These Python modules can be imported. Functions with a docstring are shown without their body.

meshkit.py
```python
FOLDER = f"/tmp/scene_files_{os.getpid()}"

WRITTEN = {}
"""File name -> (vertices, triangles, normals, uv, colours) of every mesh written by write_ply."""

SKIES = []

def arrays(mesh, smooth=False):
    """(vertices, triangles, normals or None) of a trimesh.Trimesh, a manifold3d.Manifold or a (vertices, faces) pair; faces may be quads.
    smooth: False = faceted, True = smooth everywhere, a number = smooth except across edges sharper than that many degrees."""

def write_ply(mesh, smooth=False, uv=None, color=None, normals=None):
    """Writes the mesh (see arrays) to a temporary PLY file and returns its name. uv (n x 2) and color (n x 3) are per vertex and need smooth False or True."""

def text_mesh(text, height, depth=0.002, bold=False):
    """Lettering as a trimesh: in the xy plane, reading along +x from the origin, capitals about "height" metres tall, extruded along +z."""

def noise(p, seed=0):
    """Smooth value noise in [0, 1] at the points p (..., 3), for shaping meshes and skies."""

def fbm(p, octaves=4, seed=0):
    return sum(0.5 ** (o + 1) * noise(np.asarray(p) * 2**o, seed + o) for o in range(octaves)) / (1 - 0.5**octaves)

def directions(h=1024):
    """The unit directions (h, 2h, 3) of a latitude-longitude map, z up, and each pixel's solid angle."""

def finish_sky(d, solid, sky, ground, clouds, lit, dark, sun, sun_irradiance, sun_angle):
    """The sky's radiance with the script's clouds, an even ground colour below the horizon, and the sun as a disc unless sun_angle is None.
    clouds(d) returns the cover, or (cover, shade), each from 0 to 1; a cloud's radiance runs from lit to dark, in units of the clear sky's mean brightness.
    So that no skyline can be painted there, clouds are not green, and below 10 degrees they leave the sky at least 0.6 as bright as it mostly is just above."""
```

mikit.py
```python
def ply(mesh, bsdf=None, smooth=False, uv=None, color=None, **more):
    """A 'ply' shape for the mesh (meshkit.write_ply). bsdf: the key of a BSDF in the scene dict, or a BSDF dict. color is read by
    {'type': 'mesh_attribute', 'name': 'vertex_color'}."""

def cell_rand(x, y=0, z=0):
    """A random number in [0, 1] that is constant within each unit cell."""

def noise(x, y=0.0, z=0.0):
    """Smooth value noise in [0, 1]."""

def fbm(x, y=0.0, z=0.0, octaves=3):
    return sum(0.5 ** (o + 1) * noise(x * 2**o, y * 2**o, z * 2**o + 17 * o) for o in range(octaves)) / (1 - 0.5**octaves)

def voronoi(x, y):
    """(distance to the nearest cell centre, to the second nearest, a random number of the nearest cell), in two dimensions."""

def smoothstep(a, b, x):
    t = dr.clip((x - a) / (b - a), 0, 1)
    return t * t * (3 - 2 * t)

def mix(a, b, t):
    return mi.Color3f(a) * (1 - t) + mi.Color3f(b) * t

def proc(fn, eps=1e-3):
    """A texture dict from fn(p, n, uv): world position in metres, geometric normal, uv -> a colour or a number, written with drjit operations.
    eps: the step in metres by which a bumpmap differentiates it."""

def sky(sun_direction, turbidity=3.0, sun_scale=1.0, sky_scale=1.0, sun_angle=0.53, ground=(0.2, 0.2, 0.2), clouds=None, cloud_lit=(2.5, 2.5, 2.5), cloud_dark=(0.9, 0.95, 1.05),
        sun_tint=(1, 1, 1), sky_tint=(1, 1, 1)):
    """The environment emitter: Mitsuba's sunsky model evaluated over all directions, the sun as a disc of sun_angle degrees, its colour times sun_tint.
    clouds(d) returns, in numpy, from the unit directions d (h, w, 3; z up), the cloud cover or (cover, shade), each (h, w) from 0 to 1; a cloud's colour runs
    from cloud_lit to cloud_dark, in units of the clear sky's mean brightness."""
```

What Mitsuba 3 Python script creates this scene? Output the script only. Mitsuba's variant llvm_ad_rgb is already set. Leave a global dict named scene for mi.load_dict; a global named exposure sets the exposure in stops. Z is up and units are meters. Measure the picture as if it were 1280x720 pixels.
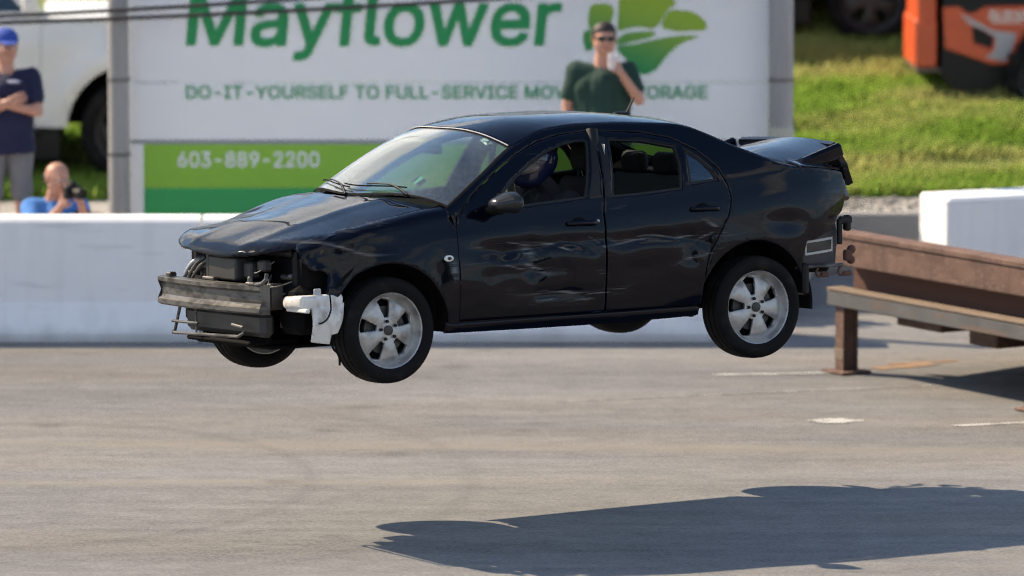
import math, random
import numpy as np, trimesh, shapely, drjit as dr, mitsuba as mi
import manifold3d as m3
from shapely.geometry import Polygon, box as sbox, Point, LineString
from shapely import affinity
from scipy.interpolate import PchipInterpolator
import mikit, meshkit
from mikit import proc, noise, fbm, voronoi, smoothstep, mix, ply

T4 = mi.ScalarTransform4f
random.seed(7); RNG = np.random.default_rng(7)
scene = {'type': 'scene'}
labels = {}

# ---------------------------------------------------------------- camera, daylight, exposure
PITCH = math.radians(7.0)
CAM = np.array([0.0, -37.717, 6.086])
scene['camera'] = {'type': 'thinlens', 'fov': 9.487, 'fov_axis': 'x', 'near_clip': 1.0, 'far_clip': 900.0,
    'aperture_radius': 0.070, 'focus_distance': 37.9,
    'to_world': T4().look_at(origin=CAM.tolist(), target=(CAM + [0, math.cos(PITCH), -math.sin(PITCH)]).tolist(), up=[0, 0, 1])}
SUN = (-0.96, 0.48, 1.0)
def clouds(d):
    q = d / np.maximum(d[..., 2:3] + .18, .05) * np.array([1.3, 1.3, 0]); n = meshkit.fbm(q + 3.7, 5, 4)
    c = np.clip((n - .575 + .105 * np.clip(1 - d[..., 2] / .75, 0, 1)) / .08, 0, 1); return c * c * (3 - 2 * c), np.clip((meshkit.fbm(q * 1.7 + 9, 4, 6) - .45) * 3, 0, 1) * .8
scene['sky'] = mikit.sky(SUN, turbidity=3, clouds=clouds)
exposure = 2.5

# ---------------------------------------------------------------- helpers
def nm(key):
    if key not in labels and key not in scene and not any(k.startswith(key + '__') for k in scene): return key
    i = 1
    while True:
        k = f'{key}_{i:03d}'
        if k not in labels and k not in scene and not any(q.startswith(k + '__') for q in scene): return k
        i += 1
def thing(name, label, cat, group=None):
    k = nm(name); labels[k] = {'label': label, 'category': cat}
    if group: labels[k]['group'] = group
    return k
def add(key, mesh, mat, smooth=False, T=None, label=None, **more):
    if not (key in labels and key not in scene and 'category' in labels[key] or labels.get(key, {}).get('kind') and key not in scene): key = nm(key)
    if isinstance(mesh, list): mesh = cat(mesh)
    if T is not None: more['to_world'] = T
    scene[key] = ply(mesh, mat, smooth, **more)
    if label: labels[key] = {'label': label}
    return key
def struct(name, mesh, mat, smooth=False, kind='structure', **more):
    k = nm(name); labels[k] = {'kind': kind}; add(k, mesh, mat, smooth, **more); return k
def cat(ms):
    out = []
    for m in ms:
        if hasattr(m, 'to_mesh'): v, f, _ = meshkit.arrays(m); m = trimesh.Trimesh(v, f, process=False)
        out.append(m)
    return trimesh.util.concatenate(out)
def tm(m):
    v, f, _ = meshkit.arrays(m); return trimesh.Trimesh(v, f, process=False)
def rbox(size, center=(0, 0, 0), r=.01, seg=8):
    """A box with rounded edges."""
    s = np.array(size, float) / 2; r = min(r, s.min() * .98)
    ms = [m3.Manifold.sphere(r, seg).translate((sx * (s[0] - r), sy * (s[1] - r), sz * (s[2] - r))) for sx in (-1, 1) for sy in (-1, 1) for sz in (-1, 1)]
    return m3.Manifold.batch_hull(ms).translate(tuple(center))
def cbox(size, center=(0, 0, 0), c=.008):
    """A box with chamfered edges."""
    s = np.array(size, float) / 2; c = min(c, s.min() * .9)
    p = [(sx * (s[0] - c * (a != 0)), sy * (s[1] - c * (a != 1)), sz * (s[2] - c * (a != 2))) for sx in (-1, 1) for sy in (-1, 1) for sz in (-1, 1) for a in range(3)]
    return m3.Manifold.hull_points(np.array(p) + np.array(center))
def tube(pts, r, seg=10, closed_ends=True):
    """A round tube along points (r may vary)."""
    pts = np.array(pts, float); n = len(pts); rr = np.broadcast_to(np.array(r, float), (n,))
    tg = np.gradient(pts, axis=0); tg /= np.linalg.norm(tg, axis=1)[:, None]
    ref = np.array([0, 0, 1.]) if abs(tg[0][2]) < .9 else np.array([1., 0, 0])
    V = []
    for i in range(n):
        a = np.cross(tg[i], ref); a /= np.linalg.norm(a); b = np.cross(tg[i], a); ref = np.cross(a, tg[i])
        t = np.linspace(0, 2 * np.pi, seg, endpoint=False)
        V.append(pts[i] + rr[i] * (np.cos(t)[:, None] * a + np.sin(t)[:, None] * b))
    V = np.concatenate(V + [pts[:1], pts[-1:]]); F = []
    for i in range(n - 1):
        for j in range(seg):
            k = (j + 1) % seg; a, b, c, d = i * seg + j, i * seg + k, (i + 1) * seg + k, (i + 1) * seg + j
            F += [[a, b, c], [a, c, d]]
    for j in range(seg):
        k = (j + 1) % seg; F += [[n * seg, k, j], [n * seg + 1, (n - 1) * seg + j, (n - 1) * seg + k]]
    m = trimesh.Trimesh(V, F, process=False)
    if m.volume < 0: m.invert()
    return m
def spline(pts, n=24):
    pts = np.array(pts, float); t = np.linspace(0, 1, len(pts)); u = np.linspace(0, 1, n)
    return np.stack([PchipInterpolator(t, pts[:, k])(u) for k in range(3)], 1)
def lathe(prof, seg=48, axis='z'):
    """A surface of revolution of (radius, height) points round z (or y)."""
    prof = np.array(prof, float); t = np.linspace(0, 2 * np.pi, seg, endpoint=False); n = len(prof)
    V = np.stack([prof[:, None, 0] * np.cos(t), prof[:, None, 0] * np.sin(t), np.repeat(prof[:, 1:2], seg, 1)], -1).reshape(-1, 3); F = []
    for i in range(n - 1):
        for j in range(seg):
            k = (j + 1) % seg; a, b, c, d = i * seg + j, i * seg + k, (i + 1) * seg + k, (i + 1) * seg + j
            F += [[a, b, c], [a, c, d]]
    m = trimesh.Trimesh(V, F, process=False); m.merge_vertices(); m.update_faces(m.nondegenerate_faces())
    if axis == 'y': m.apply_transform(np.array([[1, 0, 0, 0], [0, 0, 1, 0], [0, -1, 0, 0], [0, 0, 0, 1.]]))
    return m
def prism(poly, h, z0=0.0):
    return tm(trimesh.creation.extrude_polygon(poly, h, engine='earcut')).apply_translation([0, 0, z0])
def vert(m, depth_axis='y'):
    """From the xy plane (extruded along z) to the upright xz plane, facing -y."""
    m = m.copy(); m.apply_transform(np.array([[1, 0, 0, 0], [0, 0, -1, 0], [0, 1, 0, 0], [0, 0, 0, 1.]])); return m
def patch(poly, fn, cell=.035, thick=.012, edge=.004, rim=.009):
    """A sheet-metal panel: the polygon (u, v) laid on the surface fn(u, v) -> points, with thickness and eased edges."""
    polys = [poly] if poly.geom_type == 'Polygon' else list(poly.geoms)
    verts, faces, index = [], [], {}
    def vid(p):
        k = (round(p[0], 6), round(p[1], 6))
        if k not in index: index[k] = len(verts); verts.append(k)
        return index[k]
    def emit(g):
        if g.is_empty: return
        if g.geom_type != 'Polygon':
            for q in getattr(g, 'geoms', []):
                if q.geom_type == 'Polygon': emit(q)
            return
        if g.area < 1e-9: return
        g = shapely.geometry.polygon.orient(g)
        c = list(g.exterior.coords)[:-1]
        if len(g.interiors) == 0 and len(c) == 4 and abs(g.convex_hull.area - g.area) < 1e-10:
            i = [vid(p) for p in c]; faces.extend([[i[0], i[1], i[2]], [i[0], i[2], i[3]]]); return
        v, f = trimesh.creation.triangulate_polygon(g, engine='earcut')
        for a in f:
            i = [vid(v[k]) for k in a]
            A = np.array([verts[k] for k in i]); e, g2 = A[1] - A[0], A[2] - A[0]; s = e[0] * g2[1] - e[1] * g2[0]
            if abs(s) < 1e-12: continue
            faces.append(i if s > 0 else i[::-1])
    for P in polys:
        inner = P.buffer(-rim, join_style=2)
        x0, y0, x1, y1 = P.bounds
        xs = np.arange(math.floor(x0 / cell) * cell, x1 + cell, cell); ys = np.arange(math.floor(y0 / cell) * cell, y1 + cell, cell)
        cells = np.array([sbox(a, b, a + cell, b + cell) for a in xs for b in ys])
        for g in (inner, P.difference(inner)):
            shapely.prepare(g); hit = cells[shapely.intersects(g, cells)]
            for q in shapely.intersection(hit, g): emit(q)
    uv = np.array(verts); F = np.array(faces)
    h = 1e-3; p = fn(uv[:, 0], uv[:, 1])
    du = fn(uv[:, 0] + h, uv[:, 1]) - fn(uv[:, 0] - h, uv[:, 1]); dv = fn(uv[:, 0], uv[:, 1] + h) - fn(uv[:, 0], uv[:, 1] - h)
    n = np.cross(du, dv); n /= np.maximum(np.linalg.norm(n, axis=1), 1e-12)[:, None]
    mn = n.mean(0); ax = int(np.abs(mn).argmax())
    if (mn[ax] < 0) != (ax == 0): n = -n; F = F[:, ::-1]                     # outwards: left, up or back
    E = np.sort(np.concatenate([F[:, [0, 1]], F[:, [1, 2]], F[:, [2, 0]]]), 1)
    D = np.concatenate([F[:, [0, 1]], F[:, [1, 2]], F[:, [2, 0]]])
    key = E[:, 0] * len(uv) + E[:, 1]; _, inv, cnt = np.unique(key, return_inverse=True, return_counts=True)
    bd = D[cnt[inv] == 1]; on = np.zeros(len(uv), bool); on[bd.ravel()] = True
    top = p - n * (edge * on)[:, None]; bot = p - n * thick
    N = len(uv)
    Fs = np.concatenate([F, F[:, ::-1] + N, np.stack([bd[:, 1], bd[:, 0], bd[:, 0] + N], 1), np.stack([bd[:, 1], bd[:, 0] + N, bd[:, 1] + N], 1)])
    return trimesh.Trimesh(np.concatenate([top, bot]), Fs, process=False)
def poly(*pts): return Polygon(pts).buffer(0)
def flip_y(m):
    m = m.copy(); m.vertices = m.vertices * [1, -1, 1]; m.invert(); return m
def body(bones, fine=.02, passes=8, extra=(), trim=None, fold=0):
    """One continuous skin over tapered bones [(p, r, q, s), ...]."""
    ms = []
    for p, r, q, s in bones:
        ms.append(m3.Manifold.batch_hull([m3.Manifold.sphere(r, 16).translate(tuple(map(float, p))), m3.Manifold.sphere(s, 16).translate(tuple(map(float, q)))]))
    m = m3.Manifold.batch_boolean(ms + list(extra), m3.OpType.Add)
    if trim is not None: m = m.trim_by_plane((0, 0, 1), trim)
    m = m.refine_to_length(fine)
    m = tm(m); m.merge_vertices()
    trimesh.smoothing.filter_taubin(m, iterations=passes)
    if fold:
        n = m.vertex_normals; q = m.vertices; w = meshkit.fbm(np.stack([q[:, 0] * 9 + 6 * q[:, 2], q[:, 1] * 9, q[:, 2] * 5 - 7 * q[:, 0]], -1), 3, 31) - .5; m.vertices = m.vertices + n * (fold * 2.2 * w)[:, None]
    return m
def ball(r, at, scale=(1, 1, 1), seg=24):
    return m3.Manifold.sphere(r, seg).scale(tuple(scale)).translate(tuple(map(float, at)))

# ---------------------------------------------------------------- materials
def rgb(*c): return {'type': 'rgb', 'value': list(c)}
def mat(key, color, rough=.6, metal=0.0, **more):
    d = {'type': 'principled', 'base_color': color if isinstance(color, dict) else rgb(*color), 'roughness': rough if isinstance(rough, dict) else float(rough), 'metallic': float(metal), **more}
    scene[key] = {'type': 'twosided', 'bsdf': d}; return key
def bump(key, scale, fn, eps=2e-3):
    scene[key]['bsdf'] = {'type': 'bumpmap', 'arbitrary': {**proc(fn, eps)}, 'scale': scale, 'bsdf': scene[key]['bsdf']}

def f_asphalt(p, n, uv):
    big = fbm(p.x * .22, p.y * .9, 0, 4); streak = fbm(p.x * .5 + 9, p.y * 5.5, 3, 4)
    fine = fbm(p.x * 60, p.y * 60, 1, 3); mid = fbm(p.x * 5, p.y * 9, 5, 3)
    v = .145 + .075 * (big - .5) + .040 * (streak - .5) + .075 * (fine - .5) + .045 * (mid - .5)
    c = mix((1.06, 1.0, .93), (1.0, .99, .975), smoothstep(.35, .65, fbm(p.x * .3 + 4, p.y * 1.2, 2, 3)))
    wob = .10 * (fbm(p.x * .7, 0, 9, 3) - .5)
    l1 = dr.exp(-dr.square((p.y - 3.12 + .05 * p.x + wob) / .17)) * (.45 + .75 * streak)
    l2 = dr.exp(-dr.square((p.y - 1.58 - .015 * p.x + wob) / .13)) * smoothstep(.6, -.8, p.x) * (.4 + .8 * streak)
    c = mix(c * v, mi.Color3f(.21, .19, .155), dr.clip(.65 * l1 + .55 * l2, 0, 1))
    # rubber laid down in curved tyre marks, oil spots and cracks
    r1 = dr.sqrt(dr.square((p.x + 3.2) / 1.9) + dr.square((p.y - 1.6) / 2.6)); mark = dr.exp(-dr.square((r1 - 1) / .035)) + .8 * dr.exp(-dr.square((r1 - 1.55) / .04))
    r2 = dr.abs(p.y - 5.3 - .22 * p.x); mark += .7 * dr.exp(-dr.square(r2 / .05)) * smoothstep(.45, .6, streak)
    d1, d2, w = voronoi(p.x * .9, p.y * .9); spot = smoothstep(.16, .02, d1) * smoothstep(.75, .95, w)
    return c * (1 - .12 * dr.clip(mark, 0, 1) * (.5 + mid)) * (1 - .22 * spot)
mat('m_asphalt', proc(f_asphalt), .85, specular=.35)
def f_paint_line(p, n, uv): return mix((.40, .39, .37), (.19, .185, .175), smoothstep(.42, .62, fbm(p.x * 9, p.y * 30, 0, 4)))
mat('m_line', proc(f_paint_line), .8)
mat('m_line_orange', proc(lambda p, n, uv: mix((.27, .15, .07), (.18, .155, .125), smoothstep(.4, .6, fbm(p.x * 6, p.y * 22, 0, 4)))), .85)
def f_gravel(p, n, uv):
    d1, d2, w = voronoi(p.x * 16, p.y * 16)
    return mix((.20, .185, .165), (.40, .38, .35), w) * (.55 + .45 * smoothstep(0, .25, d2 - d1)) * (.75 + .5 * fbm(p.x, p.y, 0, 3))
mat('m_gravel', proc(f_gravel), .9)
def f_soil(p, n, uv): return mix((.11, .17, .03), (.24, .20, .10), smoothstep(.5, .72, fbm(p.x * .7, p.y * 2.4, 0, 4))) * (.7 + .6 * fbm(p.x * 20, p.y * 20, 0, 2))
mat('m_soil', proc(f_soil), .95)
scene['m_grass'] = {'type': 'principledthin', 'base_color': {'type': 'mesh_attribute', 'name': 'vertex_color'}, 'roughness': .6, 'diff_trans': 1.0, 'eta': 1.3}
def f_concrete_white(p, n, uv):
    w = smoothstep(.50, .66, fbm(p.x * 2.3, p.y * 2.3, p.z * 5, 4)); s = smoothstep(.62, .74, fbm(p.x * 1.7 + 5, p.y, p.z * 9 + 3, 4))
    base = mix((.82, .82, .815), (.76, .765, .77), fbm(p.x * 3, p.y * 3, p.z * 3 + 8, 4))
    streak = smoothstep(.5, .75, fbm(p.x * 12, p.y * 12, p.z * .6, 3))
    c = mix(base, (.80, .80, .80), w * .7); c = mix(c, (.42, .42, .43), s * .35); c = c * (1 - .05 * streak)
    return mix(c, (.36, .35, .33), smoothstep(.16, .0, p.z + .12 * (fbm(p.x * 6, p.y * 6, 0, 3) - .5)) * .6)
mat('m_white_concrete', proc(f_concrete_white), .75)
mat('m_grey_concrete', proc(lambda p, n, uv: mix((.20, .195, .19), (.30, .29, .275), fbm(p.x * 4, p.y * 4, p.z * 6, 4))), .85)
mat('m_sign_white', proc(lambda p, n, uv: mix((.80, .805, .815), (.76, .77, .78), fbm(p.x * 1.4, 0, p.z * 2, 4))), .35, clearcoat=.3)
mat('m_sign_lime', (.22, .46, .035), .4); mat('m_sign_green', (.016, .32, .085), .4); mat('m_sign_grey', (.27, .29, .31), .5); mat('m_sign_text', (.008, .26, .075), .4); mat('m_sign_small', (.05, .30, .13), .45)
def f_logo(p, n, uv): return mix((.012, .24, .07), (.27, .42, .03), smoothstep(1.72, 2.36, p.z + .34 * (p.x - 1.05)))
mat('m_logo', proc(f_logo), .4); mat('m_white_paint', (.72, .73, .74), .4)
def f_pole(p, n, uv): return mix((.23, .225, .225), (.33, .325, .32), fbm(p.x * 30, p.y * 30, p.z * 2.2, 3)) * (.85 + .3 * fbm(p.x * 3, p.y * 3, p.z * 1.2 + 4, 3))
mat('m_pole', proc(f_pole), .6)
mat('m_pole_band', (.40, .40, .33), .7)
mat('m_cable', (.035, .03, .03), .6)
def f_rust(p, n, uv):
    a = fbm(p.x * 7, p.y * 7, p.z * 9, 4); b = fbm(p.x * 40, p.y * 40, p.z * 40, 3); drip = fbm(p.x * 22, p.y * 22, p.z * 1.5, 3)
    c = mix((.150, .088, .066), (.105, .060, .045), smoothstep(.3, .7, a)); c = mix(c, (.21, .15, .115), smoothstep(.56, .75, b) * .45)
    return mix(c, (.06, .038, .030), smoothstep(.50, .75, drip) * .5)
mat('m_rust', proc(f_rust), .85); bump('m_rust', .004, lambda p, n, uv: fbm(p.x * 60, p.y * 60, p.z * 60, 3))
def f_galv(p, n, uv): return mix(mix((.145, .142, .140), (.095, .090, .086), fbm(p.x * 9, p.y * 9, p.z * 9, 4)), (.20, .125, .08), smoothstep(.58, .74, fbm(p.x * 3, p.y * 3, p.z * 14, 4)) * .5)
mat('m_galv', proc(f_galv), .55, .3)
mat('m_tan_edge', proc(lambda p, n, uv: mix((.20, .155, .115), (.14, .095, .066), fbm(p.x * 14, p.y * 14, p.z * 14, 4))), .8)
# car
def frame(yaw, pitch, roll, at):
    h = np.array([-math.cos(yaw), -math.sin(yaw), 0]); l = np.array([math.sin(yaw), -math.cos(yaw), 0]); u = np.array([0, 0, 1.])
    h2 = h * math.cos(pitch) + u * math.sin(pitch); u2 = -h * math.sin(pitch) + u * math.cos(pitch)
    l3 = l * math.cos(roll) + u2 * math.sin(roll); u3 = -l * math.sin(roll) + u2 * math.cos(roll)
    M = np.eye(4); M[:3, 0], M[:3, 1], M[:3, 2], M[:3, 3] = h2, l3, u3, at; return M
CARM = frame(math.radians(32.21), math.radians(.72), math.radians(2.98), (-.043, .407, 1.262)); CART = T4(CARM)
def f_dirt(p): return smoothstep(.5, .8, fbm(p.x * 2.2, p.y * 2.2, p.z * 2.2, 4))
def car_xyz(p):
    q = [p.x + .043, p.y - .407, p.z - 1.262]; return [sum(float(CARM[i, k]) * q[i] for i in range(3)) for k in range(3)]
def scrapes_and_glints(p):  # worn scrapes, plus pale wavy lines imitating reflections along the door creases
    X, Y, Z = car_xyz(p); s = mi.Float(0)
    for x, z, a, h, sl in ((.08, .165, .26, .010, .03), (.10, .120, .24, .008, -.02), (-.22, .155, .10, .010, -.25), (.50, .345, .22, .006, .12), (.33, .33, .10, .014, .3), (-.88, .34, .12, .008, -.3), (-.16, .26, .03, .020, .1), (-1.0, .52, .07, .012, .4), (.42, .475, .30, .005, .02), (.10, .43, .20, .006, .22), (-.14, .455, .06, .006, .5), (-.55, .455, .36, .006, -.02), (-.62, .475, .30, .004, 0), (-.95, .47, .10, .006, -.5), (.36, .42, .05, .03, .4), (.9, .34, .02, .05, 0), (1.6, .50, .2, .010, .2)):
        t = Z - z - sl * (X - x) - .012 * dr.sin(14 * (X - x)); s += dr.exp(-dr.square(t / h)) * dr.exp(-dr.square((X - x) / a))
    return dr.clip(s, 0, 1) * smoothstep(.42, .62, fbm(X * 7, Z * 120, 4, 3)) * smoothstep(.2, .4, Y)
def f_paint(p, n, uv):
    scuff = smoothstep(.66, .74, fbm(p.x * 5, p.y * 5, p.z * 26, 4)) * smoothstep(.5, .62, fbm(p.x * 1.3 + 3, p.y * 1.3, p.z * 2, 3))
    return mix(mix((.0012, .0018, .0062), (.004, .004, .0045), .5 * f_dirt(p)), mi.Color3f(.16, .16, .165), dr.clip(scuff * .12 + .8 * scrapes_and_glints(p), 0, 1))
def f_paint_rough(p, n, uv): return .035 + .05 * f_dirt(p) + .015 * fbm(p.x * 40, p.y * 40, p.z * 40, 2)
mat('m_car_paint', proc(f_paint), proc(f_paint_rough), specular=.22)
mat('m_black', (.006, .006, .0065), .5, specular=.3); mat('m_black_rough', (.004, .004, .0045), .9, specular=.15); mat('m_rubber', proc(lambda p, n, uv: mix((.006, .006, .0065), (.016, .0145, .013), smoothstep(.5, .75, fbm(p.x * 9, p.y * 9, p.z * 9, 4)))), .75, specular=.15)
mat('m_alloy', proc(lambda p, n, uv: mix((.42, .42, .41), (.26, .25, .24), smoothstep(.45, .75, fbm(p.x * 14, p.y * 14, p.z * 14, 4)))), .38, .55)
mat('m_steel', proc(lambda p, n, uv: mix((.125, .121, .115), (.045, .042, .039), smoothstep(.4, .7, fbm(p.x * 12, p.y * 12, p.z * 22, 4)))), .45, .5)
mat('m_silver', (.38, .38, .37), .35, .6); mat('m_cap_grey', (.014, .0145, .016), .25); mat('m_dark_metal', (.05, .048, .046), .5, .4); mat('m_bracket_white', proc(lambda p, n, uv: mix((.68, .67, .64), (.40, .36, .31), smoothstep(.45, .72, fbm(p.x * 16, p.y * 16, p.z * 9, 4)))), .5)
mat('m_seat', (.018, .018, .020), .8); mat('m_seat_grey', (.045, .046, .05), .8); mat('m_light_grey', (.42, .42, .41), .5); mat('m_red_lens', (.10, .006, .006), .2); mat('m_lamp_dark', (.022, .004, .004), .2); mat('m_sticker', (.70, .80, .74), .5); mat('m_sticker_green', (.05, .42, .20), .5)
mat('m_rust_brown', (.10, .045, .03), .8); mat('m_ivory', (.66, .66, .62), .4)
scene['m_glass'] = {'type': 'thindielectric', 'int_ior': 1.52, 'specular_transmittance': rgb(.80, .86, .83)}
def f_dust_and_glare(p, n, uv):  # thin dust film, plus a pale streak imitating the glare on the glass
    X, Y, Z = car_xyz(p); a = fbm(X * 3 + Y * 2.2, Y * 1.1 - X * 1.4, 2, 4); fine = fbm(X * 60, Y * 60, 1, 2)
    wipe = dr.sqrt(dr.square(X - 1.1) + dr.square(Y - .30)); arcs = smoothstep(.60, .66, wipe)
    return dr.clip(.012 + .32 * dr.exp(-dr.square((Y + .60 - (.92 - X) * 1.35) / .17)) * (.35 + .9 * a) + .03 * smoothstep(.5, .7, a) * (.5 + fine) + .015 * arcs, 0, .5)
scene['m_windscreen'] = {'type': 'blendbsdf', 'weight': proc(f_dust_and_glare), 'first': scene['m_glass'], 'second': {'type': 'twosided', 'bsdf': {'type': 'diffuse', 'reflectance': rgb(.52, .55, .56)}}}
scene['m_glass_dark'] = {'type': 'thindielectric', 'int_ior': 1.52, 'specular_transmittance': rgb(.50, .54, .53)}
# people and background vehicles
mat('m_skin', proc(lambda p, n, uv: mix((.50, .27, .19), (.42, .20, .14), fbm(p.x * 14, p.y * 14, p.z * 14, 3))), .5)
def cloth(key, c, c2=None):
    c2 = c2 or tuple(x * .7 for x in c)
    mat(key, proc(lambda p, n, uv: mix(c, c2, fbm(p.x * 9, p.y * 9, p.z * 9, 3))), .9, sheen=.3)
cloth('m_green_cloth', (.012, .045, .034)); cloth('m_navy_cloth', (.012, .014, .052)); cloth('m_grey_cloth', (.20, .19, .19)); cloth('m_blue_cloth', (.075, .24, .62)); cloth('m_dark_cloth', (.022, .022, .027)); cloth('m_denim', (.04, .06, .11))
mat('m_blue_cap', (.03, .07, .33), .8); mat('m_hair', (.018, .012, .010), .6); mat('m_glasses', (.01, .01, .01), .2); mat('m_phone', (.62, .58, .60), .3); mat('m_shirt_print', (.35, .37, .5), .8); mat('m_lip', (.36, .13, .11), .5); mat('m_eye', (.6, .58, .55), .3)
mat('m_helmet', (.006, .010, .045), .12, specular=.6, clearcoat=1.0); mat('m_visor', (.30, .26, .25), .15)
mat('m_truck_white', proc(lambda p, n, uv: mix((.70, .70, .67), (.60, .59, .54), fbm(p.x * 2, p.y * 2, p.z * 3, 4))), .22, clearcoat=.8)
mat('m_truck_black', (.010, .011, .015), .2, clearcoat=.8); mat('m_orange', proc(lambda p, n, uv: mix((.58, .088, .022), (.45, .066, .018), fbm(p.x * 3, p.y * 3, p.z * 4, 4))), .45, clearcoat=.3)
mat('m_decal_grey', (.36, .35, .36), .45); mat('m_bark', (.06, .045, .03), .9)

# ---------------------------------------------------------------- the setting
def grid(x0, x1, nx, y0, y1, ny, zf):
    X, Y = np.meshgrid(np.linspace(x0, x1, nx), np.linspace(y0, y1, ny), indexing='ij'); Z = zf(X, Y)
    V = np.stack([X, Y, Z], -1).reshape(-1, 3); i = np.arange((nx - 1) * (ny - 1)); a = (i // (ny - 1)) * ny + i % (ny - 1)
    return trimesh.Trimesh(V, np.concatenate([np.stack([a, a + ny, a + ny + 1], 1), np.stack([a, a + ny + 1, a + 1], 1)]), process=False)
struct('ground', trimesh.Trimesh([[-300, -300, 0], [300, -300, 0], [300, 300, 0], [-300, 300, 0]], [[0, 1, 2], [0, 2, 3]], process=False), 'm_asphalt')
# worn paint and scraps of line on the asphalt
def strip(name, pts, w, mat_, z=.004):
    g = LineString(pts).buffer(w / 2, cap_style=2); struct(name, prism(g, .0006, z), mat_)
strip('painted_line', [(1.45, 6.66), (1.9, 6.70), (2.33, 6.77)], .07, 'm_line')
strip('painted_line', [(3.02, 4.08), (3.55, 4.25), (4.4, 4.52)], .07, 'm_line')
strip('painted_line', [(.3, 5.24), (1.7, 5.7), (3.1, 6.11)], .022, 'm_line')
struct('painted_patch', prism(Point(2.21, 4.33).buffer(.14).intersection(sbox(1.9, 4.2, 2.6, 4.46)).union(sbox(2.03, 4.30, 2.42, 4.36)), .0006, .004), 'm_line')
struct('orange_mark', prism(affinity.rotate(sbox(2.62, 7.05, 3.15, 7.22), 32).union(affinity.rotate(sbox(2.75, 7.3, 3.3, 7.36), 20)), .0006, .004), 'm_line_orange')

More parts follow.
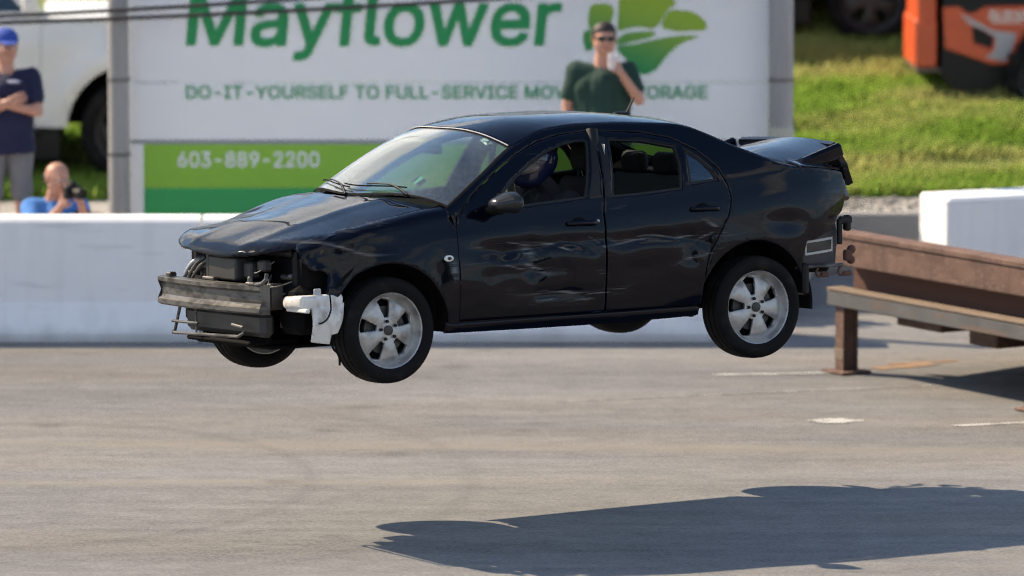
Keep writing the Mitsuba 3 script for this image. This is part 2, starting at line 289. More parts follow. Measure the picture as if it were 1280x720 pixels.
WALL = [(-60, 9.45), (1.95, 9.75), (2.35, 13.0), (60, 13.6)]      # foot of the retaining wall that carries the bank
def bank_z(X, Y):
    s = .45 + .55 * np.clip((X + 1) / 3, 0, 1)
    z = .5 + s * .2 * np.maximum(Y - 14.3, 0) - .5 * s * .2 * np.maximum(Y - 30, 0)
    q = np.stack([X * .5, Y * .5, X * 0], -1)
    return z + np.clip((Y - 13.9) / 1.2, 0, 1) * .16 * (meshkit.fbm(q, 3, 5) - .5)
upper = Polygon(WALL + [(60, 14.3), (-60, 14.3)])
struct('gravel_terrace', prism(Polygon(WALL + [(60, 14.6), (-60, 14.6)]), .48, .0), 'm_gravel')
struct('grass_bank', cat([grid(-14, 14, 150, 13.9, 34, 120, lambda X, Y: bank_z(X, Y) - .06 * np.clip((14.35 - Y) / .45, 0, 1)), grid(-60, -14, 30, 13.9, 70, 40, bank_z), grid(14, 60, 30, 13.9, 70, 40, bank_z), grid(-14, 14, 30, 34, 70, 40, bank_z)]), 'm_soil', True)
# low retaining wall: capped concrete lengths
for i, (a, b) in enumerate(zip(WALL[:-1], WALL[1:])):
    a, b = np.array(a), np.array(b); L = np.linalg.norm(b - a); d = (b - a) / L; n = np.array([d[1], -d[0]])
    if i == 0: a = np.array([-8.0, a[1] + (b[1] - a[1]) * 52 / 62]); L = np.linalg.norm(b - a)
    if i == 2: L = 9.0
    k = thing('retaining_wall', ['low grey retaining wall running behind the white barriers at the left', 'short return of the grey retaining wall behind the car tail', 'low grey retaining wall with a gravel top behind the rusty ramp'][i], 'wall')
    m = cbox((L + (.12 if i == 1 else 0), .16, .50), (L / 2, -.083, .25), .015); R_ = np.eye(4); R_[:2, 0] = d; R_[:2, 1] = -n; R_[:2, 3] = a
    m = tm(m); m.apply_transform(R_); add(k, m, 'm_grey_concrete')
# loose stones on the terrace edge
V = []
for i in range(500):
    x = 2.3 + 4.2 * RNG.random(); y = 13.15 + 1.2 * RNG.random(); r = .012 + .03 * RNG.random() ** 2
    m = trimesh.creation.icosphere(0, r); m.vertices *= [1.2, 1, .7]; m.vertices += RNG.normal(0, .1 * r, m.vertices.shape) + [x, y, .485]; V.append(m)
struct('gravel', cat(V), 'm_gravel', kind='stuff')
# grass: many blades on the bank, greener and yellower clumps
def blades(n, xr, yr, hmul=1.0):
    X = xr[0] + (xr[1] - xr[0]) * RNG.random(n); Y = yr[0] + (yr[1] - yr[0]) * RNG.random(n)
    q = np.stack([X, Y, X * 0], -1); clump = meshkit.fbm(q * [.9, 2.0, 1], 4, 3); dry = meshkit.fbm(q * [.5, 1.6, 1], 3, 8)
    keep = RNG.random(n) * (1 + 1.6 * np.exp(-((Y - 17.75) / .2) ** 2)) < np.clip((clump - .25) * 3.2, .12, 1) * np.clip((.78 - dry) * 6, .15, 1); X, Y, clump, dry = X[keep], Y[keep], clump[keep], dry[keep]; n = len(X)
    h = hmul * (.05 + .13 * clump * (.5 + RNG.random(n))); a = 2 * np.pi * RNG.random(n); lean = h * (.25 + .6 * RNG.random(n)); w = .007 + .007 * RNG.random(n)
    z = bank_z(X, Y); base = np.stack([X, Y, z - .01], 1); side = np.stack([-np.sin(a), np.cos(a), a * 0], 1) * w[:, None]; ln = np.stack([np.cos(a), np.sin(a), a * 0], 1) * lean[:, None]; up = np.stack([a * 0, a * 0, h], 1)
    V = np.stack([base - side, base + side, base + ln * .35 + up * .6 + side * .7, base + ln * .35 + up * .6 - side * .7, base + ln + up], 1).reshape(-1, 3)
    o = np.arange(n)[:, None, None] * 5; F = (o + np.array([[0, 1, 2], [0, 2, 3], [3, 2, 4]])).reshape(-1, 3)
    t = np.clip((dry - .42) * 4 + .8 * np.exp(-((Y - 17.75 + .15 * X * 0) / .22) ** 2) + .25 * RNG.normal(size=n), 0, 1)[:, None]; g = (.8 + .45 * RNG.random(n))[:, None]
    col = g * ((1 - t) * np.array([.24, .38, .060]) + t * np.array([.44, .44, .16]))
    return V, F, np.repeat(col, 5, 0)
def grass(n, xr, yr):
    V, F, c = blades(n, xr, yr); struct('grass', trimesh.Trimesh(V, F, process=False), 'm_grass', kind='stuff', color=c)
grass(150000, (1.7, 6.6), (14.2, 21.5)); grass(40000, (-6.5, -1.5), (13.9, 18.5)); grass(30000, (-1.5, 1.7), (14.2, 18))

# white concrete barriers: safety-shape lengths on the left, a square block on the right
def barrier_len(L):
    prof = [(-.30, 0), (.30, 0), (.30, .07), (.19, .30), (.165, .90), (.14, .93), (-.14, .93), (-.165, .90), (-.19, .30), (-.30, .07)]
    m = prism(Polygon(prof).buffer(-.012).buffer(.012), L - .024)                     # xy = (y, z), along z
    V = m.vertices; m.vertices = np.stack([V[:, 2] + .012, V[:, 0], V[:, 1]], 1); m.invert() if m.volume < 0 else None; return m
def place(m, x, y, z, ang):
    m = tm(m); m.apply_transform(trimesh.transformations.rotation_matrix(ang, [0, 0, 1])); m.apply_translation([x, y, z]); return m
GB = 'white concrete barriers in a row'
for x, y, ang, L, lab in ((-10.5, 8.74, 0, 3.4, 'white concrete barrier outside the left edge beside the crouching man'), (-7.1, 8.74, 0, 4.75, 'white concrete barrier at the far left in front of the crouching bald man'), (-2.35, 8.74, 0, 4.3, 'white concrete barrier behind the flying car, below the green half of the sign')):
    k = thing('concrete_barrier', lab, 'barrier', GB); add(k, place(barrier_len(L), x, y, 0, ang), 'm_white_concrete', 25)
k = thing('concrete_block', 'long white concrete block behind the rusty ramp at the right edge, end face in sun', 'barrier')
bl = place(cbox((5.2, .50, .93), (2.6, -.25, .465), .025), 3.19, 10.45, 0, math.radians(24)); add(k + '__block', bl, 'm_white_concrete')
hook = tube([(.86, -.50, .62), (.86, -.56, .63), (.86, -.575, .70), (.86, -.56, .77), (.86, -.50, .78)], .02, 8); hook2 = tm(cbox((.16, .02, .22), (.86, -.512, .70), .006))
add(k + '__lifting_eye', [place(hook, 3.19, 10.45, 0, math.radians(24)), place(hook2, 3.19, 10.45, 0, math.radians(24))], 'm_dark_metal', 30)

for i in range(10):  # row out of view, added for its bright line in the door reflections
    k = thing('concrete_barrier', 'unseen white barrier added behind the viewpoint to reflect in the car doors', 'barrier', 'unseen white barriers added for the door reflections'); add(k, place(barrier_len(6.0), -36 + 6 * i, -29.0, 0, 0), 'm_white_concrete', 25)
# ---------------------------------------------------------------- billboard between two poles
SY = 11.7
k = thing('billboard', 'large white and green advertising sign for a moving and storage firm', 'sign')
def panel(x0, x1, z0, z1, y=SY, d=.04, c=.006): return cbox((x1 - x0, d, z1 - z0), ((x0 + x1) / 2, y + d / 2, (z0 + z1) / 2), c)
add(k + '__panel', panel(-3.075, 2.06, .55, 1.680), 'm_sign_white'); add(k + '__panel', panel(-3.075, 2.06, 1.686, 3.1), 'm_sign_white')
add(k + '__stripe', panel(-3.07, 2.055, 1.185, 1.222, SY - .003, .01, .001), 'm_sign_grey', label='thin grey stripe above the green bands')
add(k + '__band', panel(-2.965, 2.05, .83, 1.185, SY - .004, .01, .001), 'm_sign_lime', label='lime green band'); add(k + '__band', panel(-2.965, 2.05, .55, .83, SY - .004, .01, .001), 'm_sign_green', label='dark green band')
def text(s, h, x0, x1, z, bold=False, shear=0.0):
    m = meshkit.text_mesh(s, h, .004, bold); V = np.array(m.vertices); V[:, 0] -= V[:, 0].min(); V[:, 0] *= (x1 - x0) / V[:, 0].max(); V[:, 0] += shear * V[:, 1]
    return trimesh.Trimesh(np.stack([V[:, 0] + x0, SY - .0055 - V[:, 2], V[:, 1] + z], 1), m.faces, process=False)
add(k + '__lettering', text('Mayflower', .425, -2.62, .37, 1.992, True, .10), 'm_sign_text', label='large green firm name')
add(k + '__lettering', text('DO-IT-YOURSELF TO FULL-SERVICE MOVING & STORAGE', .100, -2.62, 1.57, 1.555, True), 'm_sign_small', label='line of small green capitals')
add(k + '__lettering', text('603-889-2200', .118, -2.69, -1.55, 1.003, True), 'm_white_paint', label='white telephone number')
def petal(*pts):
    P = np.array(pts + pts[:1], float); t = np.linspace(0, 1, len(P)); u = np.linspace(0, 1, 60); from scipy.interpolate import CubicSpline
    c = CubicSpline(t, P, bc_type='periodic')(u); g = Polygon(c).buffer(0); m = vert(prism(g, .004)); m.apply_translation([0, SY - .0055, 0]); return m
PET = [[(0.622, 2.119), (0.622, 2.266), (0.668, 2.313), (0.749, 2.317), (0.816, 2.266), (0.776, 2.146), (0.709, 2.106)],
    [(0.849, 2.112), (0.856, 2.266), (0.882, 2.387), (1.069, 2.441), (1.283, 2.36), (1.297, 2.3), (1.243, 2.258), (1.157, 2.132), (1.043, 2.13), (0.923, 2.116)],
    [(1.257, 2.253), (1.337, 2.264), (1.457, 2.246), (1.558, 2.159), (1.531, 2.103), (1.445, 2.102), (1.338, 2.095), (1.244, 2.112), (1.204, 2.146)],
    [(0.836, 1.996), (0.883, 2.063), (0.99, 2.09), (1.097, 2.095), (1.148, 2.086), (1.118, 2.049), (0.99, 2.017), (0.896, 1.993)],
    [(0.843, 1.965), (0.95, 1.988), (1.124, 2.022), (1.311, 2.055), (1.498, 2.057), (1.391, 2.012), (1.258, 1.915), (1.178, 1.81), (1.124, 1.768), (1.064, 1.746), (0.997, 1.777), (0.91, 1.878)],
    [(0.575, 2.079), (0.635, 2.092), (0.662, 1.998), (0.629, 1.945), (0.589, 1.958)]]
em = add(k + '__emblem', petal(*PET[4]), 'm_logo', label='green leaf-like emblem of overlapping petals')
for q in PET[:4] + PET[5:]: add(em + '__petal', petal(*q), 'm_logo')
for x in (-2.2, -.5, 1.4):
    add(k + '__post', cbox((.10, .10, 3.0), (x, SY + .095, 1.6), .006), 'm_pole')
for x, r, lab in ((-3.15, .085, 'grey pole at the left edge of the billboard'), (2.155, .097, 'thick weathered grey pole at the right edge of the billboard')):
    k = thing('utility_pole', lab, 'pole', 'grey poles holding the cables'); add(k + '__pole', lathe([(0, .3), (r * 1.05, .3), (r, 2.5), (r * .9, 7.0), (0, 7.0)], 40), 'm_pole', 30, T4().translate([x, 11.55, 0]))
    for z in (1.12, 1.72, 2.9): add(k + '__band', lathe([(r * 1.045 - .01, z - .012), (r * 1.05 + .003, z - .012), (r * 1.05 + .003, z + .012), (r * 1.045 - .01, z + .012)], 40), 'm_steel', 30, T4().translate([x, 11.55, 0]))
    if r > .09: add(k + '__patch', lathe([(r * 1.03, .78), (r * 1.045 + .004, .79), (r * 1.045 + .004, 1.33), (r * 1.03, 1.34)], 40), 'm_pole_band', 30, T4().translate([x, 11.55, 0]), label='pale yellowish worn patch on the pole')
for z0, z1, lab in ((2.245, 2.745, 'upper of the two dark cables crossing the top of the sign'), (2.190, 2.555, 'lower of the two dark cables crossing the top of the sign')):
    k = thing('cable', lab, 'cable', None); n = 40; x = np.linspace(-7.5, 2.155, n); t = (x + 4.0) / 6.2
    zz = z0 + (z1 - z0) * t * (.55 + .45 * t) + .045 * np.minimum(t, 0) ** 2
    add(k, tube(np.stack([x, np.full(n, 11.40), zz], 1), .017, 8), 'm_cable', True)

# ---------------------------------------------------------------- the flying car's surfaces (X forward, Y left, Z up, from the wheel centres)
def curve(xs, ys):
    return PchipInterpolator(np.array(xs, float), np.array(ys, float), extrapolate=True)
plan_w = curve([-2.2, -2.05, -1.8, -1.34, -.8, 0, .8, 1.34, 1.7, 1.95, 2.15], [.66, .74, .82, .868, .876, .88, .878, .868, .825, .75, .62])
low_in = curve([-.2, -.05, .06, .2, .3, .45, .56, .64, .70], [.09, .05, .022, .004, 0, .005, .018, .034, .045])
def z_belt(X): return .719 - .0766 * X
def y_side(X, Z):
    X, Z = np.asarray(X, float), np.asarray(Z, float)
    zb = z_belt(X)
    k = np.minimum(Z - zb, 0) + .70
    y = plan_w(X) - low_in(np.clip(k, -.2, .70))
    d = np.maximum(Z - zb, 0)
    return y - .30 * d - .70 * d * d
roof_z = curve([-2.0, -1.756, -1.5, -1.27, -1.08, -.9, -.37, .04, .4, .55, .7, .9, 1.15], [.84, .880, .965, 1.065, 1.135, 1.185, 1.230, 1.226, 1.180, 1.135, 1.06, .935, .765])
rail_z = curve([-2.0, -1.8, -1.6, -1.41, -1.25, -1.15, -1.055, -.96, -.86, -.67, -.45, -.2, .03, .31, .626, .9, 1.15], [.825, .842, .868, .936, .996, 1.046, 1.092, 1.130, 1.152, 1.165, 1.174, 1.175, 1.155, 1.065, .885, .72, .57])
def rail_y(X): return y_side(X, rail_z(X))
def top_map(X, Y):
    X, Y = np.asarray(X, float), np.asarray(Y, float)
    zr, yr = rail_z(X), rail_y(X); t = np.clip(np.abs(Y) / yr, 0, 1.02)
    return np.stack([X, Y, zr + (roof_z(X) - zr) * (1 - t ** 2.8)], -1)
hood_edge = curve([.8, 1.05, 1.2, 1.4, 1.66, 1.8, 1.95, 2.12], [.725, .70, .675, .640, .578, .545, .510, .465])
def hood_lead(Y):
    Y = np.asarray(Y, float); return np.where(Y > 0, 2.11 - .36 * np.abs(Y / .72) ** 2.6, 2.11 - .24 * np.abs(Y / .72) ** 3.2)
def hood_map(X, Y):
    X, Y = np.asarray(X, float), np.asarray(Y, float)
    t = np.clip(np.abs(Y) / .75, 0, 1); ze = hood_edge(X)
    z = ze + (.065 + .03 * np.clip((1.5 - X) / .4, 0, 1)) * (1 - t ** 2.2) * np.clip((2.3 - X) / .6, .25, 1)
    for s in (-1, 1):                                   # two raised creases that run down the bonnet
        z = z + .006 * np.exp(-((Y - s * (.30 + .12 * (1.9 - X))) / .05) ** 2)
    z = z + .045 * np.exp(-((X - 1.15) / .28) ** 2) * np.clip((-Y - .35) / .35, 0, 1) ** 1.5    # the far rear corner is sprung up
    z = z + .050 * np.clip((-Y + .1) / .8, 0, 1) * np.clip((X - 1.6) / .4, 0, 1)
    z = z + .006 * np.sin(6 * Y + 2) * np.clip((X - 1.55) / .5, 0, 1) + .002 * np.sin(9 * X + 5 * Y)
    d = np.maximum(hood_lead(Y) - X, 0)
    z = z - .035 * np.clip(1 - d / .07, 0, 1) ** 2
    return np.stack([X, Y, z], -1)
DENTS = [(.52, .44, .20, .055, .020), (.34, .37, .07, .12, .016), (-.02, .475, .20, .035, .010), (.10, .165, .26, .022, .010), (.12, .115, .22, .018, .007), (-.60, .475, .34, .030, .010), (-.80, .40, .07, .08, .016), (-.94, .42, .05, .10, .012), (-.45, .28, .3, .14, .008), (.45, .20, .25, .14, .008), (1.0, .28, .05, .12, .012), (-1.55, .52, .12, .05, .012), (1.45, .50, .16, .05, .010)]
def dent(X, Z):
    d = np.zeros(np.broadcast(X, Z).shape)
    for x, z, a, b, h in DENTS: d = d + h * np.exp(-((X - x) / a) ** 2 - ((Z - z) / b) ** 2)
    for x0, x1, z0, am, ph, h, w in ((-.98, -.22, .452, .022, 8.0, .010, .030), (-.16, .60, .440, .030, 7.0, .010, .030), (-.12, .36, .150, .012, 11.0, .010, .022), (-.9, -.3, .30, .02, 6.0, .006, .05), (.05, .7, .285, .03, 5.0, .007, .05)):
        m = np.clip((X - x0) / .06, 0, 1) * np.clip((x1 - X) / .06, 0, 1); d = d + m * h * np.exp(-np.abs(Z - z0 - am * np.sin(ph * X) - .35 * am * np.sin(2.7 * ph * X)) / w)
    q = np.stack([X * 2.2, Z * 5, X * 0], -1)
    d = d + .014 * (meshkit.fbm(q, 2, 11) - .5) * np.clip((.60 - Z) / .15, 0, 1) * np.clip((Z - .02) / .08, 0, 1)
    return d
def side_map(sign, dents=True):
    def fn(X, Z):
        y = y_side(X, Z)
        if dents: y = y - dent(X, Z)
        return np.stack([X, sign * y, Z], -1)
    return fn
CREST = .07
def fender_map(sign):
    def fn(X, V):
        X, V = np.asarray(X, float), np.asarray(V, float)
        v0 = hood_edge(X) + .004 - .985 * CREST; s = np.maximum(V - v0, 0); th = np.minimum(s / CREST, 1.4); ex = np.maximum(s - 1.4 * CREST, 0)
        y0 = y_side(X, np.minimum(V, v0)); y = y0 - CREST * (1 - np.cos(th)) - ex * .98; z = np.minimum(V, v0) + CREST * np.sin(th) + ex * .17
        c = np.clip((X - 1.45) / .35, 0, 1) * np.clip((V - .25) / .15, 0, 1)          # crumpled nose of the wing
        q = np.stack([X * 7, V * 9, X * 0], -1); w = (meshkit.fbm(q, 2, 21) - .5)
        if sign > 0: y = y - c * (.05 + .07 * w) - dent(X, V); z = z + c * .05 * w
        return np.stack([X, sign * y, z], -1)
    return fn
def arc(cx, r, a0, a1, n=22, cz=0.0, sx=1.0):
    t = np.radians(np.linspace(a0, a1, n)); return [(cx + sx * r * math.cos(a), cz + r * math.sin(a)) for a in t]

# ---------------------------------------------------------------- the black car, in the air
car = thing('black_sedan', 'dented black sedan flying through the air with its front bumper torn off', 'car')
def cp(name, mesh, m, smooth=30, label=None, **k): return add(f'{car}__{name}', mesh, m, smooth, CART, label, **k)

door_f = poly((.862, .032), (.862, .60), (.85, .655), (.72, .775), (.62, .845), (.45, .945), (.30, 1.02), (.14, 1.08), (-.04, 1.118), (-.27, 1.132), (-.19, .63), (-.19, .032))
win_f = poly((.60, .700), (.55, .755), (.406, .868), (.25, .960), (.10, 1.030), (-.014, 1.066), (-.12, 1.084), (-.185, 1.086), (-.212, 1.070), (-.145, .887), (-.083, .732), (.373, .700)).buffer(.012).buffer(-.012)
door_r = poly((-.196, .032), (-.196, .63), (-.276, 1.132), (-.60, 1.108), (-.80, 1.065), (-.95, .985), (-1.07, .87), (-1.125, .76), (-1.138, .68), (-1.11, .585), (-1.03, .46), (-.965, .36), (-.935, .26), (-.922, .15), (-.92, .032))
win_r = poly((-.355, 1.082), (-.585, 1.070), (-.815, 1.022), (-.815, .90), (-.785, .756), (-.468, .735), (-.262, .728)).buffer(.012).buffer(-.012)
win_q = poly((-.868, 1.000), (-.95, .945), (-1.02, .872), (-1.062, .800), (-.845, .782)).buffer(.01).buffer(-.01)
arch_f = Polygon(arc(1.345, .405, 0, 360, 64)); arch_r = Polygon(arc(-1.305, .415, 0, 360, 64))
xs = np.linspace(.93, -1.78, 60)
side_poly = Polygon([(float(x), float(rail_z(x))) for x in xs] + [(-1.9, .835), (-2.03, .815), (-2.085, .80), (-2.108, .72), (-2.105, .64), (-2.06, .56), (-2.01, .53), (-1.96, .455), (-1.86, .42), (-1.79, .395), (-1.725, .39), (-1.69, .30), (-1.70, 0), (-1.3, -.05), (-.9, -.035), (-.3, -.048), (.40, -.045), (.965, -.04), (.962, .026), (.872, .028), (.872, .60), (.885, .66)]).buffer(0)
sill_gap = LineString([(.96, .026), (-.92, .026)]).buffer(.003)
body_side = side_poly.difference(door_f.buffer(.0035)).difference(door_r.buffer(.0035)).difference(arch_r)
fend = Polygon([(.867, -.035), (.867, .60), (.90, .645)] + [(float(x), float(hood_edge(x)) + .070) for x in np.linspace(.92, 1.86, 14)] + [(1.895, .53), (1.88, .45), (1.84, .40), (1.77, .385), (1.73, .35), (1.76, .25), (1.77, .12), (1.74, .05), (1.5, -.04)]).buffer(0).difference(arch_f).difference(sbox(.9, -.06, 1.2, .026 - .06))
fend = max(fend.geoms, key=lambda g: g.area) if fend.geom_type != 'Polygon' else fend
for sg, near in ((1, True), (-1, False)):
    def P(pl, fn=None, **k):
        if sg > 0: return patch(pl, fn or side_map(1, True), **k)
        return flip_y(patch(pl, (lambda X, Z: (fn or side_map(1, False))(X, Z)), **k))
    cl = .028 if near else .06
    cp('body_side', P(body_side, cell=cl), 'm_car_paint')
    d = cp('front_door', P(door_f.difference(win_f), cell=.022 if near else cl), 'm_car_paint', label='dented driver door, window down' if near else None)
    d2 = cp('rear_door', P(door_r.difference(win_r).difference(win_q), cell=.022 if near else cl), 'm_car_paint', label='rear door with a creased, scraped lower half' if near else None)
    if not near: fend = fend.intersection(Polygon([(.8, -.1)] + [(.8, .70)] + [(float(x), float(hood_edge(x)) - .03) for x in np.linspace(1.0, 1.72, 10)] + [(1.72, -.1)]).buffer(0))
    f = cp('front_wing', P(fend, fn=fender_map(1) if near else fender_map(1), cell=cl), 'm_car_paint', label='crumpled front wing' if near else None)
    # window rubbers and glass, set a little inside
    def ring(pl, w): return pl.buffer(.006).difference(pl.buffer(-w))
    def inset(off): return lambda X, Z: side_map(1, False)(X, Z) - np.array([0, 1, 0]) * off
    for dd, w in ((d, win_f), (d2, win_r), (d2, win_q)):
        m = P(ring(w, .014), fn=inset(.007), cell=.05, thick=.02, edge=.002, rim=.003); add(dd + '__window_seal', m, 'm_black', 30, CART)
    add(d2 + '__quarter_pane', P(win_q.buffer(.004), fn=inset(.014), cell=.06, thick=.004, edge=0), 'm_glass_dark', True, CART)
    v = P(win_r.buffer(.004), fn=inset(.016), cell=.08, thick=.004, edge=0)
    if not near: add(d2 + '__pane', v, 'm_glass', True, CART)
    # dark pillar covers and inner door trim
    add(d + '__pillar_cover', P(poly((-.100, .745), (-.160, .885), (-.226, 1.078), (-.262, 1.10), (-.18, .74)), fn=lambda X, Z: side_map(1, False)(X, Z) + np.array([0, 1, 0]) * .0015, cell=.05, thick=.004, edge=.001), 'm_black', 30, CART)
    add(d2 + '__pillar_cover', P(poly((-.214, .74), (-.286, 1.105), (-.34, 1.088), (-.250, .742)), fn=lambda X, Z: side_map(1, False)(X, Z) + np.array([0, 1, 0]) * .0015, cell=.05, thick=.004, edge=.001), 'm_black', 30, CART)
    add(d + '__trim', tm(cbox((.98, .05, .62), (.33, sg * .775, .37), .03)), 'm_seat', False, CART)
    add(d2 + '__trim', tm(cbox((.68, .05, .64), (-.55, sg * .775, .40), .03)), 'm_seat', False, CART)
    # door handles in their recesses
    for dd, hx, hz in ((d, -.02, .585), (d2, -.93, .632)):
        y = float(y_side(hx, hz)) - (float(dent(hx, hz)) if near else 0)
        cup = ball(1, (hx + .015, sg * (y - .012), hz), (.062, .020, .036)); add(dd + '__handle_recess', tm(cup), 'm_black_rough', True, CART)
        bar = tube(spline([(hx - .10, sg * (y + .004), hz - .006), (hx - .06, sg * (y + .026), hz - .002), (hx + .04, sg * (y + .027), hz), (hx + .105, sg * (y + .002), hz - .002)], 14), [.011] + [.014] * 12 + [.009], 10)
        bar.vertices[:, 2] = hz + (bar.vertices[:, 2] - hz) * 1.15
        h = add(dd + '__handle', bar, 'm_car_paint', True, CART)
        if near and dd == d: add(dd + '__lock', tm(ball(.011, (hx - .122, y + .002, hz + .006))), 'm_silver', True, CART)
    # wing mirror on its foot
    c = np.array([.60, sg * .985, .735])
    shell = m3.Manifold.batch_hull([ball(1, c + [-.02, 0, .01], (.055, .105, .062)), ball(1, c + [.045, -sg * .02, -.005], (.05, .075, .045)), ball(1, c + [-.045, sg * .01, .005], (.02, .112, .068))])
    wm = add(d + '__wing_mirror', tm(shell.refine_to_length(.02)), 'm_cap_grey', 40, CART, 'grey-lit door mirror' if near else None)
    add(d + '__mirror_foot', tm(m3.Manifold.batch_hull([ball(.022, (.63, sg * .80, .69)), ball(.030, (.57, sg * .81, .685)), ball(.028, (.60, sg * .93, .695))])), 'm_black', 40, CART)
    add(d + '__mirror_glass', tm(ball(1, c + [-.062, sg * .01, .005], (.008, .095, .054))), 'm_silver', True, CART)
    # sill strip
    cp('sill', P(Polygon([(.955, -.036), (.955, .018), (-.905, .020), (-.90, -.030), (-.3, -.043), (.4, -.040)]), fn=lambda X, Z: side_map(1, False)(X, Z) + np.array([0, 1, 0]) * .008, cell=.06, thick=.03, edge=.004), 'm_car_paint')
# side repeater on the near wing
y = float(y_side(.935, .415) - dent(.935, .415))
cp('side_repeater', tm(ball(1, (.937, y + .001, .415), (.034, .010, .020))), 'm_ivory', True, label='small white oval indicator on the front wing'); cp('side_repeater_lens', tm(ball(1, (.937, y + .008, .415), (.016, .006, .010))), 'm_dark_metal', True)

# roof, bonnet, glass
ry = lambda x, o: float(rail_y(x)) - o
def band(x0, x1, o, n=24, f0=None, f1=None):
    """Between the two roof rails from a front edge f0(Y) to a rear edge f1(Y)."""
    X = np.linspace(x0, x1, n); return [(float(x), ry(x, o)) for x in X]
def fan(front, rear, o, n=15):
    """front, rear: (x at the rails, x at the middle)."""
    F = [(front[1] - (front[1] - front[0]) * (t * t), t) for t in np.linspace(1, -1, n)]; Rr = [(rear[1] - (rear[1] - rear[0]) * (t * t), t) for t in np.linspace(-1, 1, n)]
    out = [(x, t * ry(front[0], o)) for x, t in F]
    out += [(x, -ry(x, o)) for x in np.linspace(front[0], rear[0], 22)[1:-1]] + [(x, t * ry(rear[0], o)) for x, t in Rr] + [(x, ry(x, o)) for x in np.linspace(rear[0], front[0], 22)[1:-1]]
    return Polygon(out).buffer(0)
cp('roof', patch(fan((.33, .46), (-1.02, -1.16), -.001), top_map, cell=.05, edge=.003), 'm_car_paint', 40, label='glossy black roof')
ws_out = fan((.905, 1.13), (.338, .468), .002); ws = ws_out.buffer(-.004)
off = lambda dz: (lambda X, Y: top_map(X, Y) + np.array([0, 0, 1]) * dz)
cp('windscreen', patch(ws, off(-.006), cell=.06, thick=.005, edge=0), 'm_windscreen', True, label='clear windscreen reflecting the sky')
cp('windscreen_trim', patch(ws_out.difference(ws_out.buffer(-.014)), off(-.003), cell=.05, thick=.004, edge=.001, rim=.003), 'm_black_rough', 40)
cp('windscreen_moulding', patch(fan((.350, .480), (.341, .471), .02), off(.004), cell=.05, thick=.004, edge=.001, rim=.002), 'm_light_grey', 40, label='thin bright strip along the top of the windscreen')
rw_out = fan((-1.03, -1.17), (-1.70, -1.76), .03); rw = rw_out.buffer(-.01)
cp('rear_window', patch(rw, off(-.006), cell=.07, thick=.005, edge=0), 'm_glass', True); cp('rear_window_trim', patch(rw_out.difference(rw_out.buffer(-.03)), off(-.001), cell=.06, thick=.006, edge=.001, rim=.003), 'm_black', 40)
hy = .735
hood_pl = Polygon([(float(hood_lead(y)), y) for y in np.linspace(-hy, hy, 41)] + [(x, hy) for x in (1.6, 1.4, 1.2, 1.05)] + [(1.150 - .22 * (y / hy) ** 2, y) for y in np.linspace(hy, -hy, 21)] + [(x, -hy) for x in (1.05, 1.2, 1.4, 1.6)]).buffer(0)
cp('bonnet', patch(hood_pl, hood_map, cell=.04, thick=.014, edge=.004), 'm_car_paint', 40, label='scratched bonnet sprung up at its far corner')
def cowl_map(X, Y):
    z = hood_edge(X) + .035 * (1 - (np.abs(Y) / .75) ** 2) - .035; return np.stack([X, Y, z], -1)
cp('scuttle', patch(Polygon([(1.24 - .24 * (y / .75) ** 2, y) for y in np.linspace(-.75, .75, 15)] + [(1.10 - .24 * (y / .75) ** 2, y) for y in np.linspace(.75, -.75, 15)]), cowl_map, cell=.06), 'm_black', 40)
for y0, y1, py in ((.50, -.12, .56), (-.02, -.60, .02)):
    ys = np.linspace(y0, y1, 14); xs_ = 1.13 - .225 * (ys / .78) ** 2 - .045 - .02 * np.linspace(0, 1, 14); g = top_map(xs_, ys) + np.array([.01, 0, .010])
    blade = tube(g, .0045, 8); arm_ = tube(spline([(1.15 - .225 * (py / .78) ** 2, py, float(top_map(1.12 - .225 * (py / .78) ** 2, py)[2]) - .005), tuple(g[3] + [.01, 0, .014]), tuple(g[7] + [.008, 0, .014])], 10), [.008] * 4 + [.005] * 6, 8)
    w = cp('wiper', blade, 'm_black_rough', True); add(w + '__arm', arm_, 'm_black', True, CART)
# rails inside the pillars close the joint between roof, glass and body side
for sg in (1, -1):
    x = np.linspace(.90, -1.66, 40); cp('roof_rail', tube(np.stack([x, sg * (rail_y(x) - .026), rail_z(x) - .020], 1), .019, 10), 'm_black', True)
    cp('centre_pillar', tube([(-.19, sg * .78, .60), (-.235, sg * .70, .90), (-.275, sg * .59, 1.13)], .045, 10), 'm_black', True)
# tail: shelf, raised boot lid, ends
for sg in (1, -1):
    X = np.linspace(-1.72, -2.085, 8)
    pl = Polygon([(float(x), float(y_side(x, rail_z(x) if x > -1.8 else .84 - .0 * x)) - .012) for x in X] + [(float(x), .60) for x in X[::-1]])
    def ledge(X, Y): return np.stack([X, Y, np.interp(-np.asarray(X), [1.6, 1.8, 1.9, 2.03, 2.09], [.878, .848, .836, .817, .800]) + .035 * np.clip((.80 - Y) / .2, 0, 1)], -1)
    m = patch(pl, ledge, cell=.05); cp('rear_shoulder', m if sg > 0 else flip_y(m), 'm_car_paint', 40)
    lamp = m3.Manifold.batch_hull([ball(.03, (-2.05, sg * .66, .735)), ball(.028, (-2.125, sg * .62, .735)), ball(.03, (-2.06, sg * .675, .66)), ball(.026, (-2.15, sg * .64, .64)), ball(.03, (-2.11, sg * .45, .66))])
    cp('tail_lamp', tm(lamp.refine_to_length(.03)), 'm_lamp_dark', 40, label='dark red tail lamp')
hinge = np.array([-1.70, 0, .880]); LIFT = math.radians(17)
def lift(m):
    m = m.copy(); m.vertices = (m.vertices - hinge) @ np.array([[math.cos(LIFT), 0, -math.sin(LIFT)], [0, 1, 0], [math.sin(LIFT), 0, math.cos(LIFT)]]).T.T + hinge; return m
